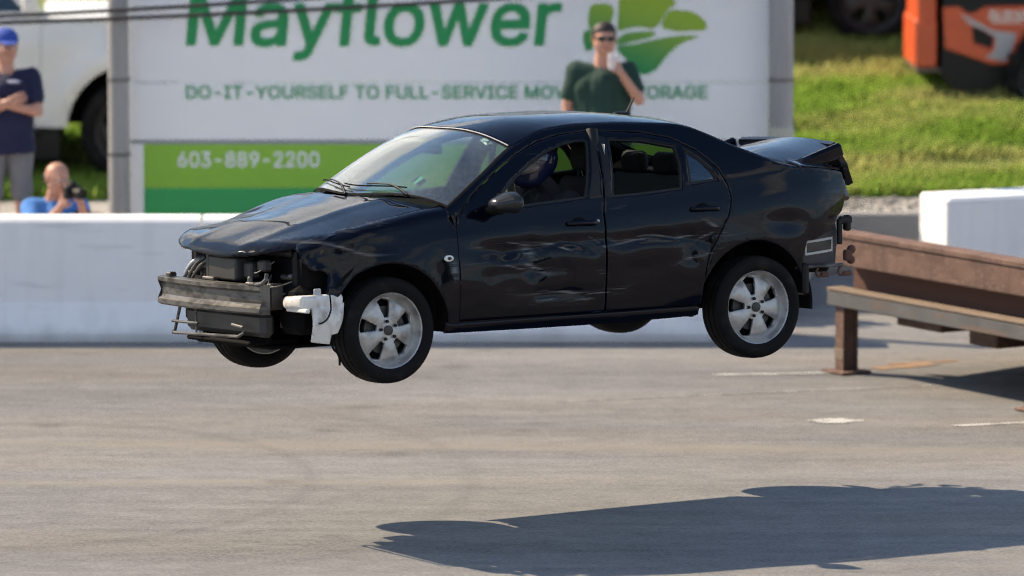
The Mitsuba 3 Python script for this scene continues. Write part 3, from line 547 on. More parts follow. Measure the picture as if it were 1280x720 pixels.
def lid_map(X, Y): return np.stack([X, Y, np.interp(-X, [1.68, 1.9, 2.1, 2.2, 2.25], [.895, .878, .850, .838, .82]) - .03 * (np.abs(Y) / .66) ** 2.5 + .012 * np.sin(5 * Y + 1)], -1)
def drop_map(Y, Z): return np.stack([-2.21 + .05 * (np.abs(Y) / .6) ** 2 + .12 * (Z - .85), Y, Z], -1)
lid = patch(Polygon([(-1.70, -.62), (-1.70, .62), (-2.05, .62), (-2.19, .54), (-2.22, .3), (-2.23, 0), (-2.22, -.3), (-2.19, -.54), (-2.05, -.62)]), lid_map, cell=.05, thick=.05, edge=.012, rim=.03)
drop = patch(Polygon([(-.56, .56), (.56, .56), (.58, .70), (.52, .845), (-.52, .845), (-.58, .70)]), lambda Y, Z: drop_map(Y, Z), cell=.05, thick=.04); 
cp('boot_lid', [lift(lid), lift(drop), lift(tm(cbox((.40, .05, .10), (-1.96, .59, .80), .02))), lift(tm(cbox((.40, .05, .10), (-1.96, -.59, .80), .02)))], 'm_car_paint', 40, label='popped boot lid standing slightly open')
# stripped rear end
cp('rear_panel', tm(cbox((.06, 1.30, .40), (-2.02, 0, .55), .02)), 'm_black', False)
cp('boot_floor', tm(cbox((.45, 1.30, .05), (-1.80, 0, .20), .02)), 'm_black_rough')
for sg in (1, -1):
    def brk(X, Z): return np.stack([X, sg * (y_side(X, Z) - .055), Z], -1) if sg > 0 else None
    m = patch(poly((-1.66, .42), (-2.0, .54), (-2.045, .44), (-2.05, .23), (-2.01, .215), (-1.70, .245), (-1.66, .30)), lambda X, Z: np.stack([X, y_side(X, Z) - .05, Z], -1), cell=.05, thick=.02)
    b = cp('bumper_carrier', m if sg > 0 else flip_y(m), 'm_seat_grey', 30, label='bare grey plastic where the rear bumper was' if sg > 0 else None)
    fr = affinity.rotate(sbox(-2.0, .300, -1.74, .392).difference(sbox(-1.987, .315, -1.753, .377)), -3)
    m = patch(fr, lambda X, Z: np.stack([X, y_side(X, Z) - .046, Z], -1), cell=.05, thick=.012, edge=.001, rim=.003); add(b + '__frame', m if sg > 0 else flip_y(m), 'm_light_grey', 30, CART, 'pale rectangular outline' if sg > 0 else None)
    m = patch(sbox(-1.985, .318, -1.755, .374), lambda X, Z: np.stack([X, y_side(X, Z) - .047, Z], -1), cell=.05, thick=.012, edge=.001, rim=.003); add(b + '__insert', m if sg > 0 else flip_y(m), 'm_dark_metal', 30, CART)
    add(b + '__bar', tm(cbox((.36, .03, .022), (-1.86, sg * .755, .222), .006)), 'm_steel', False, CART)
    for hx in (-1.86, -2.03):
        yy = sg * .75; add(b + '__hook', [tube(spline([(hx, yy, .215), (hx + .02, yy, .18), (hx, yy, .155), (hx - .03, yy, .17)], 10), .008, 8), tm(cbox((.06, .03, .03), (hx - .045, yy, .165), .008))], 'm_rust_brown', 30, CART)
    add(b + '__clip', [tm(cbox((.10, .03, .05), (-2.09, sg * .72, .50), .01)), tm(cbox((.04, .05, .10), (-2.11, sg * .71, .48), .01)), tm(cbox((.03, .03, .16), (-2.03, sg * .74, .43), .006))], 'm_black', False, CART)
    add(b + '__eye', [tm(cbox((.06, .04, .07), (-2.12, sg * .70, .275), .01)), tm(ball(.028, (-2.155, sg * .69, .31))), tm(ball(.028, (-2.15, sg * .69, .245)))], 'm_rust_brown', 30, CART)
cp('rear_bumper_beam', tm(cbox((.07, 1.16, .12), (-2.10, 0, .38), .015)), 'm_dark_metal')
cp('exhaust', [tube([(-1.2, -.35, .08), (-1.7, -.38, .16), (-2.05, -.40, .20)], .028, 10), tm(cbox((.42, .55, .15), (-1.78, -.22, .22), .06))], 'm_dark_metal', 30)
# wheel housings, floor, engine bay, so that no light leaks through
for x, r in ((1.345, .43), (-1.305, .44)):
    for sg in (1, -1):
        t = np.radians(np.linspace(22 if x > 0 else -5, 185, 26)); V = [];
        for a in t: V += [(x + r * math.cos(a), sg * .48, r * math.sin(a)), (x + r * math.cos(a), sg * .815, r * math.sin(a)), (x + (r + .02) * math.cos(a), sg * .815, (r + .02) * math.sin(a)), (x + (r + .02) * math.cos(a), sg * .48, (r + .02) * math.sin(a))]
        F = []
        for i in range(25):
            o = i * 4
            for q in range(4): a, b = o + q, o + (q + 1) % 4; F += [[a, b, b + 4], [a, b + 4, a + 4]]
        m = trimesh.Trimesh(V, F, process=False); w = np.abs(m.vertices[:, 0]) > 1.6; 
        cp('wheel_housing', m, 'm_black_rough', False)
        cp('inner_wing', tm(cbox((.78, .03, .42), (x, sg * .475, .19), .01)), 'm_black_rough')
cp('mud_flap', tm(cbox((.05, .15, .20), (-1.715, .755, .15), .015)), 'm_black')
cp('floor_pan', [tm(cbox((1.72, 1.58, .05), (.02, 0, -.01), .02)), tm(cbox((.95, .94, .05), (-1.35, 0, .10), .02)), tm(cbox((1.9, .2, .09), (.3, 0, -.035), .03))], 'm_black_rough')
cp('bulkhead', tm(cbox((.05, 1.46, .62), (.95, 0, .33), .02)), 'm_black_rough')
cp('rear_bulkhead', tm(cbox((.05, 1.3, .62), (-1.28, 0, .45), .02)), 'm_black_rough'); cp('parcel_shelf', tm(cbox((.55, 1.36, .03), (-1.48, 0, .80), .01)), 'm_black_rough')
cp('engine', [tm(rbox((.45, .80, .42), (1.42, 0, .26), .06)), tm(rbox((.30, .3, .2), (1.30, .3, .40), .05))], 'm_black_rough', 40)
cp('engine_tray', tm(cbox((1.0, .90, .02), (1.45, 0, -.095), .006)), 'm_black_rough'); cp('subframe', tm(cbox((.5, .9, .08), (1.35, 0, -.05), .02)), 'm_black_rough'); cp('drive_shaft', tube([(1.34, -.72, 0), (1.34, .72, 0)], .03, 10), 'm_black_rough', 30); cp('rear_axle', tube([(-1.31, -.72, .03), (-1.31, .72, 0)], .045, 10), 'm_black_rough', 30)
# the bare front end
def bowed(y0, y1, x, z, sag, prof, n=22):
    """A bumper member: the profile (dx, dz) drawn along the width, bowed in plan."""
    ys = np.linspace(y0, y1, n); V = []; k = len(prof)
    for yv in ys:
        bx = x - sag * (yv / .6) ** 2
        V += [(bx + a, yv, z + b) for a, b in prof]
    F = []
    for i in range(n - 1):
        for j in range(k): a, b = i * k + j, i * k + (j + 1) % k; F += [[a, b, b + k], [a, b + k, a + k]]
    V += [V[0], V[(n - 1) * k]]; V[-2] = tuple(np.mean(V[:k], 0)); V[-1] = tuple(np.mean(V[(n - 1) * k:n * k], 0))
    for j in range(k): F += [[n * k, (j + 1) % k, j], [n * k + 1, (n - 1) * k + j, (n - 1) * k + (j + 1) % k]]
    m = trimesh.Trimesh(V, F, process=False); m.invert() if m.volume < 0 else None; return m
hat = [(.0, -.085), (.055, -.085), (.075, -.072), (.075, -.046), (.052, -.034), (.045, -.02), (.045, .045), (.055, .055), (.072, .062), (.072, .085), (.055, .092), (0, .092)]
bb = cp('bumper_beam', bowed(-.67, .60, 2.075, .205, .045, hat), 'm_steel', 25, label='bare dented steel bumper beam')
for yv in (-.45, -.1, .25, .47): add(bb + '__hole', tm(m3.Manifold.cylinder(.004, .008, .008, 12).rotate((0, 90, 0)).translate((2.0685 + .045 - .055 * (yv / .6) ** 2, yv, .225))), 'm_black_rough', False, CART)
for sg in (1, -1): cp('chassis_leg', tm(cbox((.50, .09, .13), (1.80, sg * .46, .20), .02)), 'm_black')
rad = cp('radiator', [tm(cbox((.05, .80, .40), (1.93, .02, .12), .015))], 'm_black_rough')
for i in range(14): add(rad + '__fin', tm(cbox((.006, .72, .004), (1.958, .02, -.05 + .025 * i), .001)), 'm_dark_metal', False, CART)
cp('lower_cooler', tm(cbox((.10, .94, .15), (2.00, .06, .050), .03)), 'm_dark_metal', label='dark lower cooler behind a thin pale rail')
cp('lower_rail', [tube([(2.10, -.47, -.035), (2.12, -.44, -.04), (2.12, .36, -.02), (2.10, .39, .0), (2.10, .39, .035), (2.10, .26, .045)], .010, 8), tube([(2.10, -.47, .03), (2.11, -.46, .03), (2.10, -.16, .03)], .009, 8), tube([(2.09, -.20, -.03), (2.09, -.20, .12)], .007, 8), tube([(2.09, -.47, -.035), (2.06, -.45, .12)], .010, 8)], 'm_steel', 30, label='thin bent steel rail below the bumper beam')
cp('lower_tray', tm(cbox((.34, .78, .03), (1.90, .02, -.065), .012)), 'm_black_rough')
cp('slam_panel', [tm(cbox((.06, 1.2, .04), (1.86, 0, .475), .012)), tm(cbox((.05, .05, .28), (1.84, .60, .35), .012)), tm(cbox((.05, .05, .28), (1.84, -.60, .35), .012))], 'm_black')
cp('air_box', [tm(rbox((.14, .34, .145), (1.99, .07, .375), .018)), tm(cbox((.03, .04, .17), (2.03, -.13, .375), .008))], 'm_dark_metal', 40, label='grey box above the bumper beam')
cp('air_hose', tube([(2.00, -.16, .395), (2.00, -.30, .39)], .040, 16), 'm_steel', 40)
cp('pipe', tube(spline([(2.00, -.48, .29), (1.99, -.45, .35), (1.95, -.40, .40), (1.86, -.34, .41)], 16), .018, 12), 'm_silver', True, label='bright bent pipe at the far end of the beam')
cp('pipe', tube(spline([(2.03, -.36, .29), (2.02, -.34, .35), (1.98, -.30, .39), (1.90, -.26, .40)], 16), .016, 12), 'm_silver', True)
for a, b in (((2.06, -.34, .30), (2.03, -.18, .43)), ((2.055, -.30, .30), (2.02, -.14, .42))): cp('hose', tube(spline([a, ((a[0] + b[0]) / 2 + .02, (a[1] + b[1]) / 2, (a[2] + b[2]) / 2), b], 10), .010, 8), 'm_steel', True)
cp('cable_clip', tm(cbox((.05, .10, .02), (2.09, .50, .303), .006)), 'm_steel'); cp('cable_clip', tm(cbox((.05, .06, .03), (2.08, -.52, .31), .008)), 'm_steel'); cp('cable_clip', tm(cbox((.04, .14, .02), (2.07, -.05, .31), .006)), 'm_steel'); cp('cable_clip', tm(cbox((.03, .03, .05), (2.09, .47, .32), .008)), 'm_steel')
cp('bent_hook', tube([(2.10, .55, .30), (2.10, .63, .31), (2.09, .66, .335), (2.08, .655, .37)], .013, 8), 'm_steel', 30)
WR = np.random.default_rng(3)
for i in range(12):
    a = np.array([1.86 + .1 * WR.random(), -.50 + 1.0 * WR.random(), .30 + .16 * WR.random()]); b = a + [.08 * WR.normal(), .22 * WR.normal(), -.10 * WR.random()]; m_ = (a + b) / 2 + [.08, 0, -.05]
    cp('wire', tube(spline([a, m_, b], 12), .004 + .007 * WR.random(), 6), ('m_black', 'm_dark_metal', 'm_steel', 'm_black_rough')[i % 4], True)
for x, y, z, s in ((1.98, .30, .37, (.07, .10, .10)), (1.96, .42, .40, (.06, .09, .07)), (1.97, -.25, .33, (.08, .08, .06)), (1.95, .52, .22, (.10, .06, .16))): cp('bracket', tm(cbox(s, (x, y, z), .012)), 'm_dark_metal', False)
# white bracket hanging under the missing headlamp
wb = cp('headlamp_bracket', [tm(m3.Manifold.batch_hull([rbox((.07, .14, .075), (1.93, .69, .190), .025), rbox((.30, .05, .085), (1.80, .80, .195), .02)])), tm(cbox((.03, .24, .025), (1.93, .76, .150), .006))], 'm_bracket_white', 30, label='white broken headlamp bracket hanging in front of the wheel')
pl = Polygon([(1.645, .185), (1.87, .185), (1.872, .08), (1.868, -.045), (1.745, -.062), (1.740, -.005), (1.70, .002), (1.672, .09)])
add(wb + '__plate', patch(pl, lambda X, Z: np.stack([X, .83 + .3 * (1.85 - X) * 0 + .02 * np.sin(20 * Z), Z], -1), cell=.04, thick=.02), 'm_bracket_white', 30, CART)
add(wb + '__lug', [tm(cbox((.05, .015, .06), (1.82, .80, .245), .006)), tm(m3.Manifold.batch_hull([rbox((.08, .015, .02), (1.70, .80, .215), .005), rbox((.02, .015, .02), (1.71, .80, .275), .005)]))], 'm_light_grey', 30, CART)
add(wb + '__wire', tube(spline([(1.77, .86, .24), (1.765, .865, .16), (1.80, .868, .09), (1.85, .865, .07)], 14), .005, 6), 'm_black_rough', True, CART)
cp('wire', tube(spline([(1.70, .78, .02), (1.72, .80, -.08), (1.69, .82, -.13), (1.685, .82, -.19)], 16), .007, 6), 'm_black_rough', True, label='black wire dangling ahead of the front wheel'); cp('wire', tube(spline([(1.63, .84, .16), (1.60, .845, .08), (1.58, .845, .0), (1.57, .84, -.05)], 12), .005, 6), 'm_black_rough', True)
cp('wing_support', [tube([(1.83, .62, .52), (1.80, .70, .43)], .022, 10), tm(ball(.020, (1.86, .56, .335))), tm(cbox((.05, .10, .03), (1.85, .5, .33), .01)), tube([(1.74, .74, .50), (1.76, .71, .44)], .016, 8)], 'm_steel', 30)
for sg in (1, -1): cp('headlamp_cavity', tm(cbox((.26, .40, .22), (1.72, sg * .50, .36), .03)), 'm_black_rough'); cp('washer_tank', tm(cbox((.20, .26, .30), (1.80, sg * .58, .14), .04)), 'm_black_rough')
# aerial
cp('aerial', [tm(m3.Manifold.batch_hull([ball(1, (-.90, 0, 1.196), (.055, .03, .012)), ball(1, (-.86, 0, 1.196), (.035, .022, .014))])), tube([(-.925, 0, 1.195), (-.985, 0, 1.295)], [.010, .005], 8)], 'm_black', 40)
# inside
cp('dashboard', tm(rbox((.34, 1.36, .26), (.72, 0, .60), .09)), 'm_black_rough', 40)
cp('steering_wheel', [tm(trimesh.creation.torus(.185, .016, 36, 10)).apply_transform(trimesh.transformations.rotation_matrix(math.radians(-65), [0, 1, 0])).apply_translation([.44, .37, .66]), tube([(.62, .37, .60), (.45, .37, .655)], .03, 10), tube([(.45, .20, .655), (.45, .54, .655)], .018, 8)], 'm_black_rough', 40)
for y in (.37, -.37):
    s = cp('front_seat', [tm(rbox((.50, .50, .16), (.12, y, .22), .06)), tm(m3.Manifold.batch_hull([rbox((.14, .48, .10), (-.15, y, .30), .05), rbox((.10, .42, .12), (-.34, y, .78), .05)]))], 'm_seat', 40)
    add(s + '__headrest', [tm(rbox((.09, .26, .17), (-.37, y, .955), .045)), tube([(-.35, y - .06, .8), (-.37, y - .06, .92)], .008, 8), tube([(-.35, y + .06, .8), (-.37, y + .06, .92)], .008, 8)], 'm_seat', 40, CART)
rs = cp('rear_seat', [tm(rbox((.48, 1.25, .16), (-.85, 0, .27), .06)), tm(m3.Manifold.batch_hull([rbox((.14, 1.24, .10), (-1.05, 0, .36), .05), rbox((.10, 1.18, .12), (-1.20, 0, .74), .05)]))], 'm_seat_grey', 40)
for y in (.36, 0, -.36): add(rs + '__headrest', tm(rbox((.08, .25, .14), (-1.22, y, .87), .04)), 'm_seat', 40, CART)
cp('seat_belt', patch(sbox(.42, .45, .47, 1.05), lambda Y, Z: np.stack([-.27 - .12 * (Z - .8), Y + .55 * .5 - .12 * (Z - .8), Z], -1), cell=.06, thick=.004), 'm_light_grey', 30)
cp('roll_bar', [tube([(-.26, .60, .25), (-.29, .58, .98), (-.29, .50, 1.08), (-.29, -.50, 1.08), (-.29, -.58, .98), (-.26, -.60, .25)], .022, 12)], 'm_dark_metal', 30)
cp('head_lining', patch(fan((.28, .40), (-1.05, -1.15), .06), off(-.045), cell=.08, thick=.006), 'm_seat_grey', 40)
cp('rear_view_mirror', [tm(rbox((.03, .21, .075), (.50, -.02, 1.035), .015)), tube([(.50, -.02, 1.05), (.55, -.02, 1.10)], .008, 8)], 'm_black', 40)
cp('sun_visor', tm(rbox((.14, .36, .02), (.40, -.36, 1.065), .008)), 'm_light_grey', 40)
def onws(X, Y): return top_map(X, Y) + np.array([0, 0, -.0125])
for x0, y0, w, h, m_ in ((.405, .455, .045, .075, 'm_sticker'), (.875, .44, .06, .10, 'm_sticker_green')): cp('sticker', patch(sbox(x0, y0, x0 + w, y0 + h), onws, cell=.05, thick=.001, edge=0), m_, True, label='small pale sticker at the top of the windscreen' if x0 < .5 else 'small green sticker at the foot of the windscreen')
# wheels: tyre, alloy rim with five openings, hub, bolts
def ellipse_hole(a, r0, r1, w0, w1):
    pts = [(r0, -w0), (r0 + .01, -w0 * 1.1), (r1, -w1), (r1 + .014, 0), (r1, w1), (r0 + .01, w0 * 1.1), (r0, w0)]
    return affinity.rotate(Polygon(pts).buffer(.008).buffer(-.004), a, origin=(0, 0))
face = Point(0, 0).buffer(.206, 48)
for i in range(5): face = face.difference(ellipse_hole(72 * i + 50, .086, .179, .011, .036))
def rim_map(u, v):
    r = np.hypot(u, v); a = np.arctan2(v, u)
    y = np.interp(r, [0, .05, .08, .12, .17, .195, .21], [.056, .056, .058, .060, .050, .034, .026]) - .0 * a
    y = y - .020 * (.5 + .5 * np.cos(5 * (a - math.radians(50)))) ** 1.5 * np.exp(-((r - .14) / .06) ** 2)
    return np.stack([u, y, -v], -1)
RIMF = patch(face, rim_map, cell=.012, thick=.018, edge=.004, rim=.005)
BARREL = lathe([(.205, .034), (.214, .050), (.222, .078), (.229, .083), (.232, .076), (.226, .066), (.222, .02), (.205, -.02), (.205, -.085), (.226, -.10), (.232, -.104), (.226, -.107), (.200, -.088), (.196, .0), (.200, .030), (.205, .034)], 56, 'y')
TYRE = lathe([(.222, .074), (.235, .090), (.262, .102), (.288, .100), (.303, .090), (.3165, .074), (.319, .055), (.3125, .053), (.3125, .045), (.320, .043), (.321, .008), (.3145, .006), (.3145, -.006), (.321, -.008), (.320, -.043), (.3125, -.045), (.3125, -.053), (.319, -.055), (.3165, -.074), (.303, -.090), (.288, -.100), (.262, -.102), (.235, -.090), (.222, -.074), (.222, .074)], 72, 'y')
if TYRE.volume < 0: TYRE.invert()
if BARREL.volume < 0: BARREL.invert()
for x, y, steer, spin, lab in ((1.345, .762, 2.5, 10, 'near front wheel with a silver five-spoke rim'), (-1.3375, .753, 0, 16, 'near rear wheel with a silver five-spoke rim'), (1.345, -.762, 2.5, 0, None), (-1.3375, -.753, 0, 30, None)):
    sg = 1 if y > 0 else -1
    W = np.eye(4); W = trimesh.transformations.translation_matrix([x, y, 0 if x > 0 else (-.005 if y > 0 else .065)]) @ trimesh.transformations.rotation_matrix(math.radians(steer), [0, 0, 1]) @ trimesh.transformations.rotation_matrix(0 if sg > 0 else math.pi, [0, 0, 1]) @ trimesh.transformations.rotation_matrix(math.radians(spin), [0, 1, 0])
    TT = T4(CARM @ W); w = nm(f'{car}__wheel')
    if lab: labels[w] = {'label': lab}
    add(w + '__tyre', TYRE, 'm_rubber', 30, TT); add(w + '__rim', [RIMF, BARREL], 'm_alloy', 35, TT)
    add(w + '__shade_disc', lathe([(0, -.03), (.200, -.03), (.200, -.022), (0, -.022)], 40, 'y'), 'm_black_rough', 30, TT)  # black disc added behind the rim openings to stand in for their shade
    add(w + '__brake_disc', lathe([(0, -.01), (.145, -.01), (.145, .012), (.06, .012), (.055, .04), (0, .04)], 40, 'y'), 'm_dark_metal', 30, TT)
    add(w + '__hub_cap', lathe([(0, .070), (.022, .069), (.030, .064), (.030, .055), (0, .055)], 30, 'y'), 'm_dark_metal', 30, TT)
    for i in range(5):
        a = 2 * math.pi * i / 5 + .3; add(w + '__bolt', tm(m3.Manifold.cylinder(.012, .011, .009, 6).rotate((-90, 0, 0)).translate((.056 * math.cos(a), .060, .056 * math.sin(a)))), 'm_black', False, TT)

# ---------------------------------------------------------------- the rusty take-off ramp
RP = np.eye(4); RP[:3, 0] = [.530, -.848, 0]; RP[:3, 1] = [.848, .530, 0]; RP[:3, 3] = [2.367, 6.743, 0]; RT = T4(RP)     # x along the lip towards the camera, y back down the ramp
ramp = thing('steel_ramp', 'rusty steel take-off ramp standing on posts at the right edge', 'ramp')
def rp(name, m, mat_, label=None): return add(f'{ramp}__{name}', tm(m) if not isinstance(m, list) else m, mat_, False, RT, label)
LIP = 4.6
rp('lip_beam', m3.Manifold.batch_boolean([cbox((LIP, .17, .042), (LIP / 2 - .12, .075, 1.018), .006), cbox((LIP, .022, .20), (LIP / 2 - .12, .012, .90), .004), cbox((LIP, .24, .02), (LIP / 2 - .12, .125, .805), .004)], m3.OpType.Add), 'm_rust', 'rusty red upper beam of the ramp')
rp('recessed_beam', cbox((LIP, .03, .27), (LIP / 2 - .12, .235, .655), .004), 'm_rust_brown')  # darker brown than the other beams: shade of the recess put into the colour
rp('channel_edge', cbox((LIP, .14, .020), (LIP / 2 - .12, .05, .614), .004), 'm_tan_edge', 'pale tan top edge of the lower channel')
rp('channel', m3.Manifold.batch_boolean([cbox((LIP, .02, .105), (LIP / 2 - .12, -.004, .548), .004), cbox((LIP, .12, .018), (LIP / 2 - .12, .05, .50), .004)], m3.OpType.Add), 'm_galv', 'grey galvanised lower channel')
for s in (0.0, 2.35, 4.3):
    p = rp('post', m3.Manifold.batch_boolean([cbox((.105, .012, .60), (0 + s, .02, .32), .003), cbox((.105, .012, .60), (s, .14, .32), .003), cbox((.014, .12, .60), (s, .08, .32), .003)], m3.OpType.Add), 'm_rust', 'rusty corner post with a pale weld patch' if s == 0 else None)
    rp('base_plate', cbox((.27, .26, .018), (s, .08, .014), .004), 'm_rust')
    if s == 0: add(p + '__weld_patch', tm(cbox((.112, .008, .085), (s, .0135, .14), .003)), 'm_tan_edge', False, RT)
for s in (.55, 1.33, 2.05, 3.1):
    rp('joist_end', cbox((.34 if s > .6 else .55, .45, .12 if s > 1 else .10), (s, .55, .385 + (.03 if s < 1 else 0)), .01), 'm_rust')
    rp('joist', m3.Manifold.hull_points(np.array([(s + a, y, z) for a in (-.03, .03) for y, z in ((.16, .99), (.16, .82), (3.9, .06), (3.9, .02))])), 'm_rust')
for s in (-.10, 4.44):
    rp('stringer', m3.Manifold.hull_points(np.array([(s + a, y, z) for a in (-.02, .02) for y, z in ((.16, .995), (.16, .78), (4.0, .05), (4.0, .01), (3.2, .02))])), 'm_rust')
for i in range(6):
    y0, y1 = .165 + i * .65, .165 + i * .65 + .64; f = lambda y: 1.035 - (y - .165) * .255
    rp('deck_plate', m3.Manifold.hull_points(np.array([(s, y, f(y) - d) for s in (-.12, LIP - .12) for y in (y0, y1) for d in (0, .012)])), 'm_rust')

# ---------------------------------------------------------------- people
def hand(w, d, n, side, curl=.35, grip=0.0):
    """Bones of a hand at the wrist w, fingers along d, palm facing n; side = +1 if the thumb lies along cross(d, n)."""
    w, d, n = (np.array(v, float) for v in (w, d, n)); d /= np.linalg.norm(d); n = n - d * (n @ d); n /= np.linalg.norm(n); t = np.cross(d, n) * side
    B = [(w, .027, w + d * .03, .026)]
    for k, o in enumerate((-.031, -.011, .010, .030)):
        root = w + d * .088 + t * -o * -1 * 1.0
        B.append((w + d * .02 + t * o * .6, .015, root, .012))
        L = (.052, .064, .070, .060)[k]; a = curl + grip; p1 = root + (d * math.cos(a) + n * math.sin(a)) * L * .55; p2 = p1 + (d * math.cos(2.1 * a) + n * math.sin(2.1 * a)) * L * .5
        B += [(root, .0105, p1, .0095), (p1, .0095, p2, .0085)]
    r0 = w + d * .03 + t * .028; p1 = r0 + (d * .6 + t * .6 + n * .35) / 1 * .042; p2 = p1 + (d * .75 + t * .1 + n * .5) * .034
    return B + [(r0, .015, p1, .012), (p1, .012, p2, .010)]
def head_parts(c, look, up=(0, 0, 1), k=1.0):
    """Local head frame: c = centre of the skull, look = where the face points. Returns a matrix."""
    f = np.array(look, float); f /= np.linalg.norm(f); u = np.array(up, float); u -= f * (u @ f); u /= np.linalg.norm(u); r = np.cross(f, u)
    H = np.eye(4); H[:3, 0], H[:3, 1], H[:3, 2], H[:3, 3] = r * k, -f * k, u * k, c; return H          # local: x = image right of the face seen from in front is -x ; face towards -y
def xf(m, H): m = tm(m).copy(); m.apply_transform(H); return m
def head_bones(H):
    q = lambda p: H[:3, :3] @ np.array(p, float) + H[:3, 3]; b = []
    for p, r, s, t in (((0, .02, .035), .092, (0, .03, .01), .088), ((0, -.01, .02), .082, (0, -.022, -.03), .068), ((0, -.03, -.04), .060, (0, -.052, -.095), .036), ((-.03, -.01, -.04), .058, (-.028, -.035, -.08), .038), ((.03, -.01, -.04), .058, (.028, -.035, -.08), .038),
        ((0, -.092, .005), .012, (0, -.112, -.032), .016), ((-.040, -.078, .028), .014, (.040, -.078, .028), .014), ((-.028, -.078, -.022), .026, (.028, -.078, -.022), .026), ((0, -.088, -.062), .017, (0, -.085, -.075), .016)):
        b.append((q(p), r, q(s), t))
    for s in (-1, 1): b.append((q((s * .086, .012, .015)), .014, q((s * .088, .018, -.02)), .011))
    return b
def person(label, M, J, look, outfit, group=None, hair='m_hair', cap=None, bald=False, glasses=False, fine=.018, arms_skin=True, helmet=False, stout=1.0):
    """J: joints in metres, standing frame (facing -y, +x the person's left)."""
    k = thing('person', label, 'person', group); TT = T4(M); J = {a: np.array(b, float) for a, b in J.items()}
    g = stout; neck = J['neck']; H = head_parts(J['head'], look)
    hip = J['hip']; ch = J['chest']; B = head_bones(H)
    B += [(J['head'] + np.array([0, .02, -.05]), .060, neck, .062), (neck, .062, ch + [0, 0, .08], .09), (hip, .115 * g, ch, .120 * g)]
    S = []                                       # clothes
    shirt = [(hip + [-.06, 0, .0], .135 * g, ch + [-.09, 0, 0], .140 * g), (hip + [.06, 0, .0], .135 * g, ch + [.09, 0, 0], .140 * g), (hip + [0, -.05, .12], .135 * g, ch + [0, -.02, .02], .135 * g), (ch + [0, .01, .04], .12, neck + [0, .01, -.085], .080), (hip + [-.06, 0, -.16], .150 * g, hip + [-.06, 0, .0], .145 * g), (hip + [.06, 0, -.16], .150 * g, hip + [.06, 0, .0], .145 * g)]
    shirt += [(hip + [0, -.03, .02], .150 * g, ch + [0, -.03, 0], .145 * g)]
    trousers = [(hip + [-.07, 0, -.01], .137 * g, hip + [.07, 0, -.01], .137 * g)]
    for s in 'lr':
        sh, el, wr = J['sh_' + s], J['el_' + s], J['wr_' + s]
        B += [(ch + [0, 0, .05], .10, sh, .062), (sh, .060 * g, el, .046), (el, .045, wr, .029)]
        B += hand(wr, J.get('hd_' + s, wr - el), J.get('pn_' + s, np.array([0, 1, 0.])), 1 if s == 'l' else -1, *J.get('curl_' + s, (np.array(.35), 0))) if 'curl_' + s not in J else hand(wr, J.get('hd_' + s, wr - el), J.get('pn_' + s, np.array([0, 1, 0.])), 1 if s == 'l' else -1, float(J['curl_' + s]))
        shirt += [(ch + [0, 0, .045], .12, sh, .078 * g), (sh, .078 * g, sh + (el - sh) * outfit.get('sleeve', .62), .070 * g)]
        if outfit.get('sleeve', .62) > .9: shirt += [(el, .066, el + (wr - el) * .93, .044)]
        kn, an = J['kn_' + s], J['an_' + s]; hj = hip + (np.array([.095, 0, -.03]) if s == 'l' else np.array([-.095, 0, -.03]))
        B += [(hj, .095, kn, .060), (kn, .060, an, .038), (an, .036, an + np.array([0, -.13, -.04]), .030)]
        leg = outfit.get('leg', 1.0)
        trousers += [(hj, .112 * g, kn, .082)] + ([(kn, .080, an + (kn - an) * .08, .062)] if leg > .6 else [(kn, .084, kn + (an - kn) * .12, .083)])
        fd = J.get('foot_dir', np.array([0, -1., 0]))
        add(f'{k}__shoe', tm(m3.Manifold.batch_hull([ball(.045, an + fd * -.035 + [0, 0, -.035]), ball(.040, an + fd * .09 + [0, 0, -.042]), ball(.032, an + fd * .165 + [0, 0, -.050]), ball(.04, an + [0, 0, .0])])), outfit.get('shoe', 'm_dark_cloth'), 40, TT)
    add(f'{k}__body', body(B, fine), 'm_dark_cloth' if helmet else 'm_skin', True, TT)
    add(f'{k}__shirt', body(shirt, .022, fold=.012, trim=hip[2] - outfit.get('hem', .13)), outfit['shirt'], True, TT, outfit.get('shirt_label')); add(f'{k}__trousers', body(trousers, .025, fold=.010), outfit['trousers'], True, TT, outfit.get('trousers_label'))
    P = T4(M @ H)
    if not helmet:
        for s in (-1, 1):
            add(f'{k}__eye', tm(ball(.0125, (s * .034, -.086, .010))), 'm_eye', True, P); add(f'{k}__iris', tm(ball(.006, (s * .034, -.0965, .010))), 'm_glasses', True, P)
        add(f'{k}__mouth', tm(ball(1, (0, -.101, -.060), (.024, .006, .006))), 'm_lip', True, P)
    if not bald and not helmet:
        sk = m3.Manifold.batch_boolean([ball(1, (0, .022, .040), (.100, .102, .098)), ball(1, (0, .06, -.01), (.085, .07, .09))], m3.OpType.Add)
        cutter = tm(cbox((.3, .16, .22), (0, -.125, -.052), .01)); sk = sk - cbox((.3, .2, .24), (0, -.118, -.062), .01)
        add(f'{k}__hair', tm(sk.refine_to_length(.02)), hair, 40, P)
    if bald:
        sk = (ball(1, (0, .055, .0), (.094, .082, .062)) - cbox((.3, .2, .2), (0, -.075, 0), .01)); add(f'{k}__hair', tm(sk), hair, 40, P)
    if cap:
        dome = ball(1, (0, .020, .050), (.106, .110, .098), 32) - cbox((.4, .4, .2), (0, 0, -.055), .01)
        peak = m3.Manifold.batch_hull([ball(1, (0, -.08, .050), (.075, .02, .008)), ball(1, (0, -.155, .036), (.055, .02, .006))])
        add(f'{k}__cap', [tm(dome), tm(peak)], cap, 40, P)
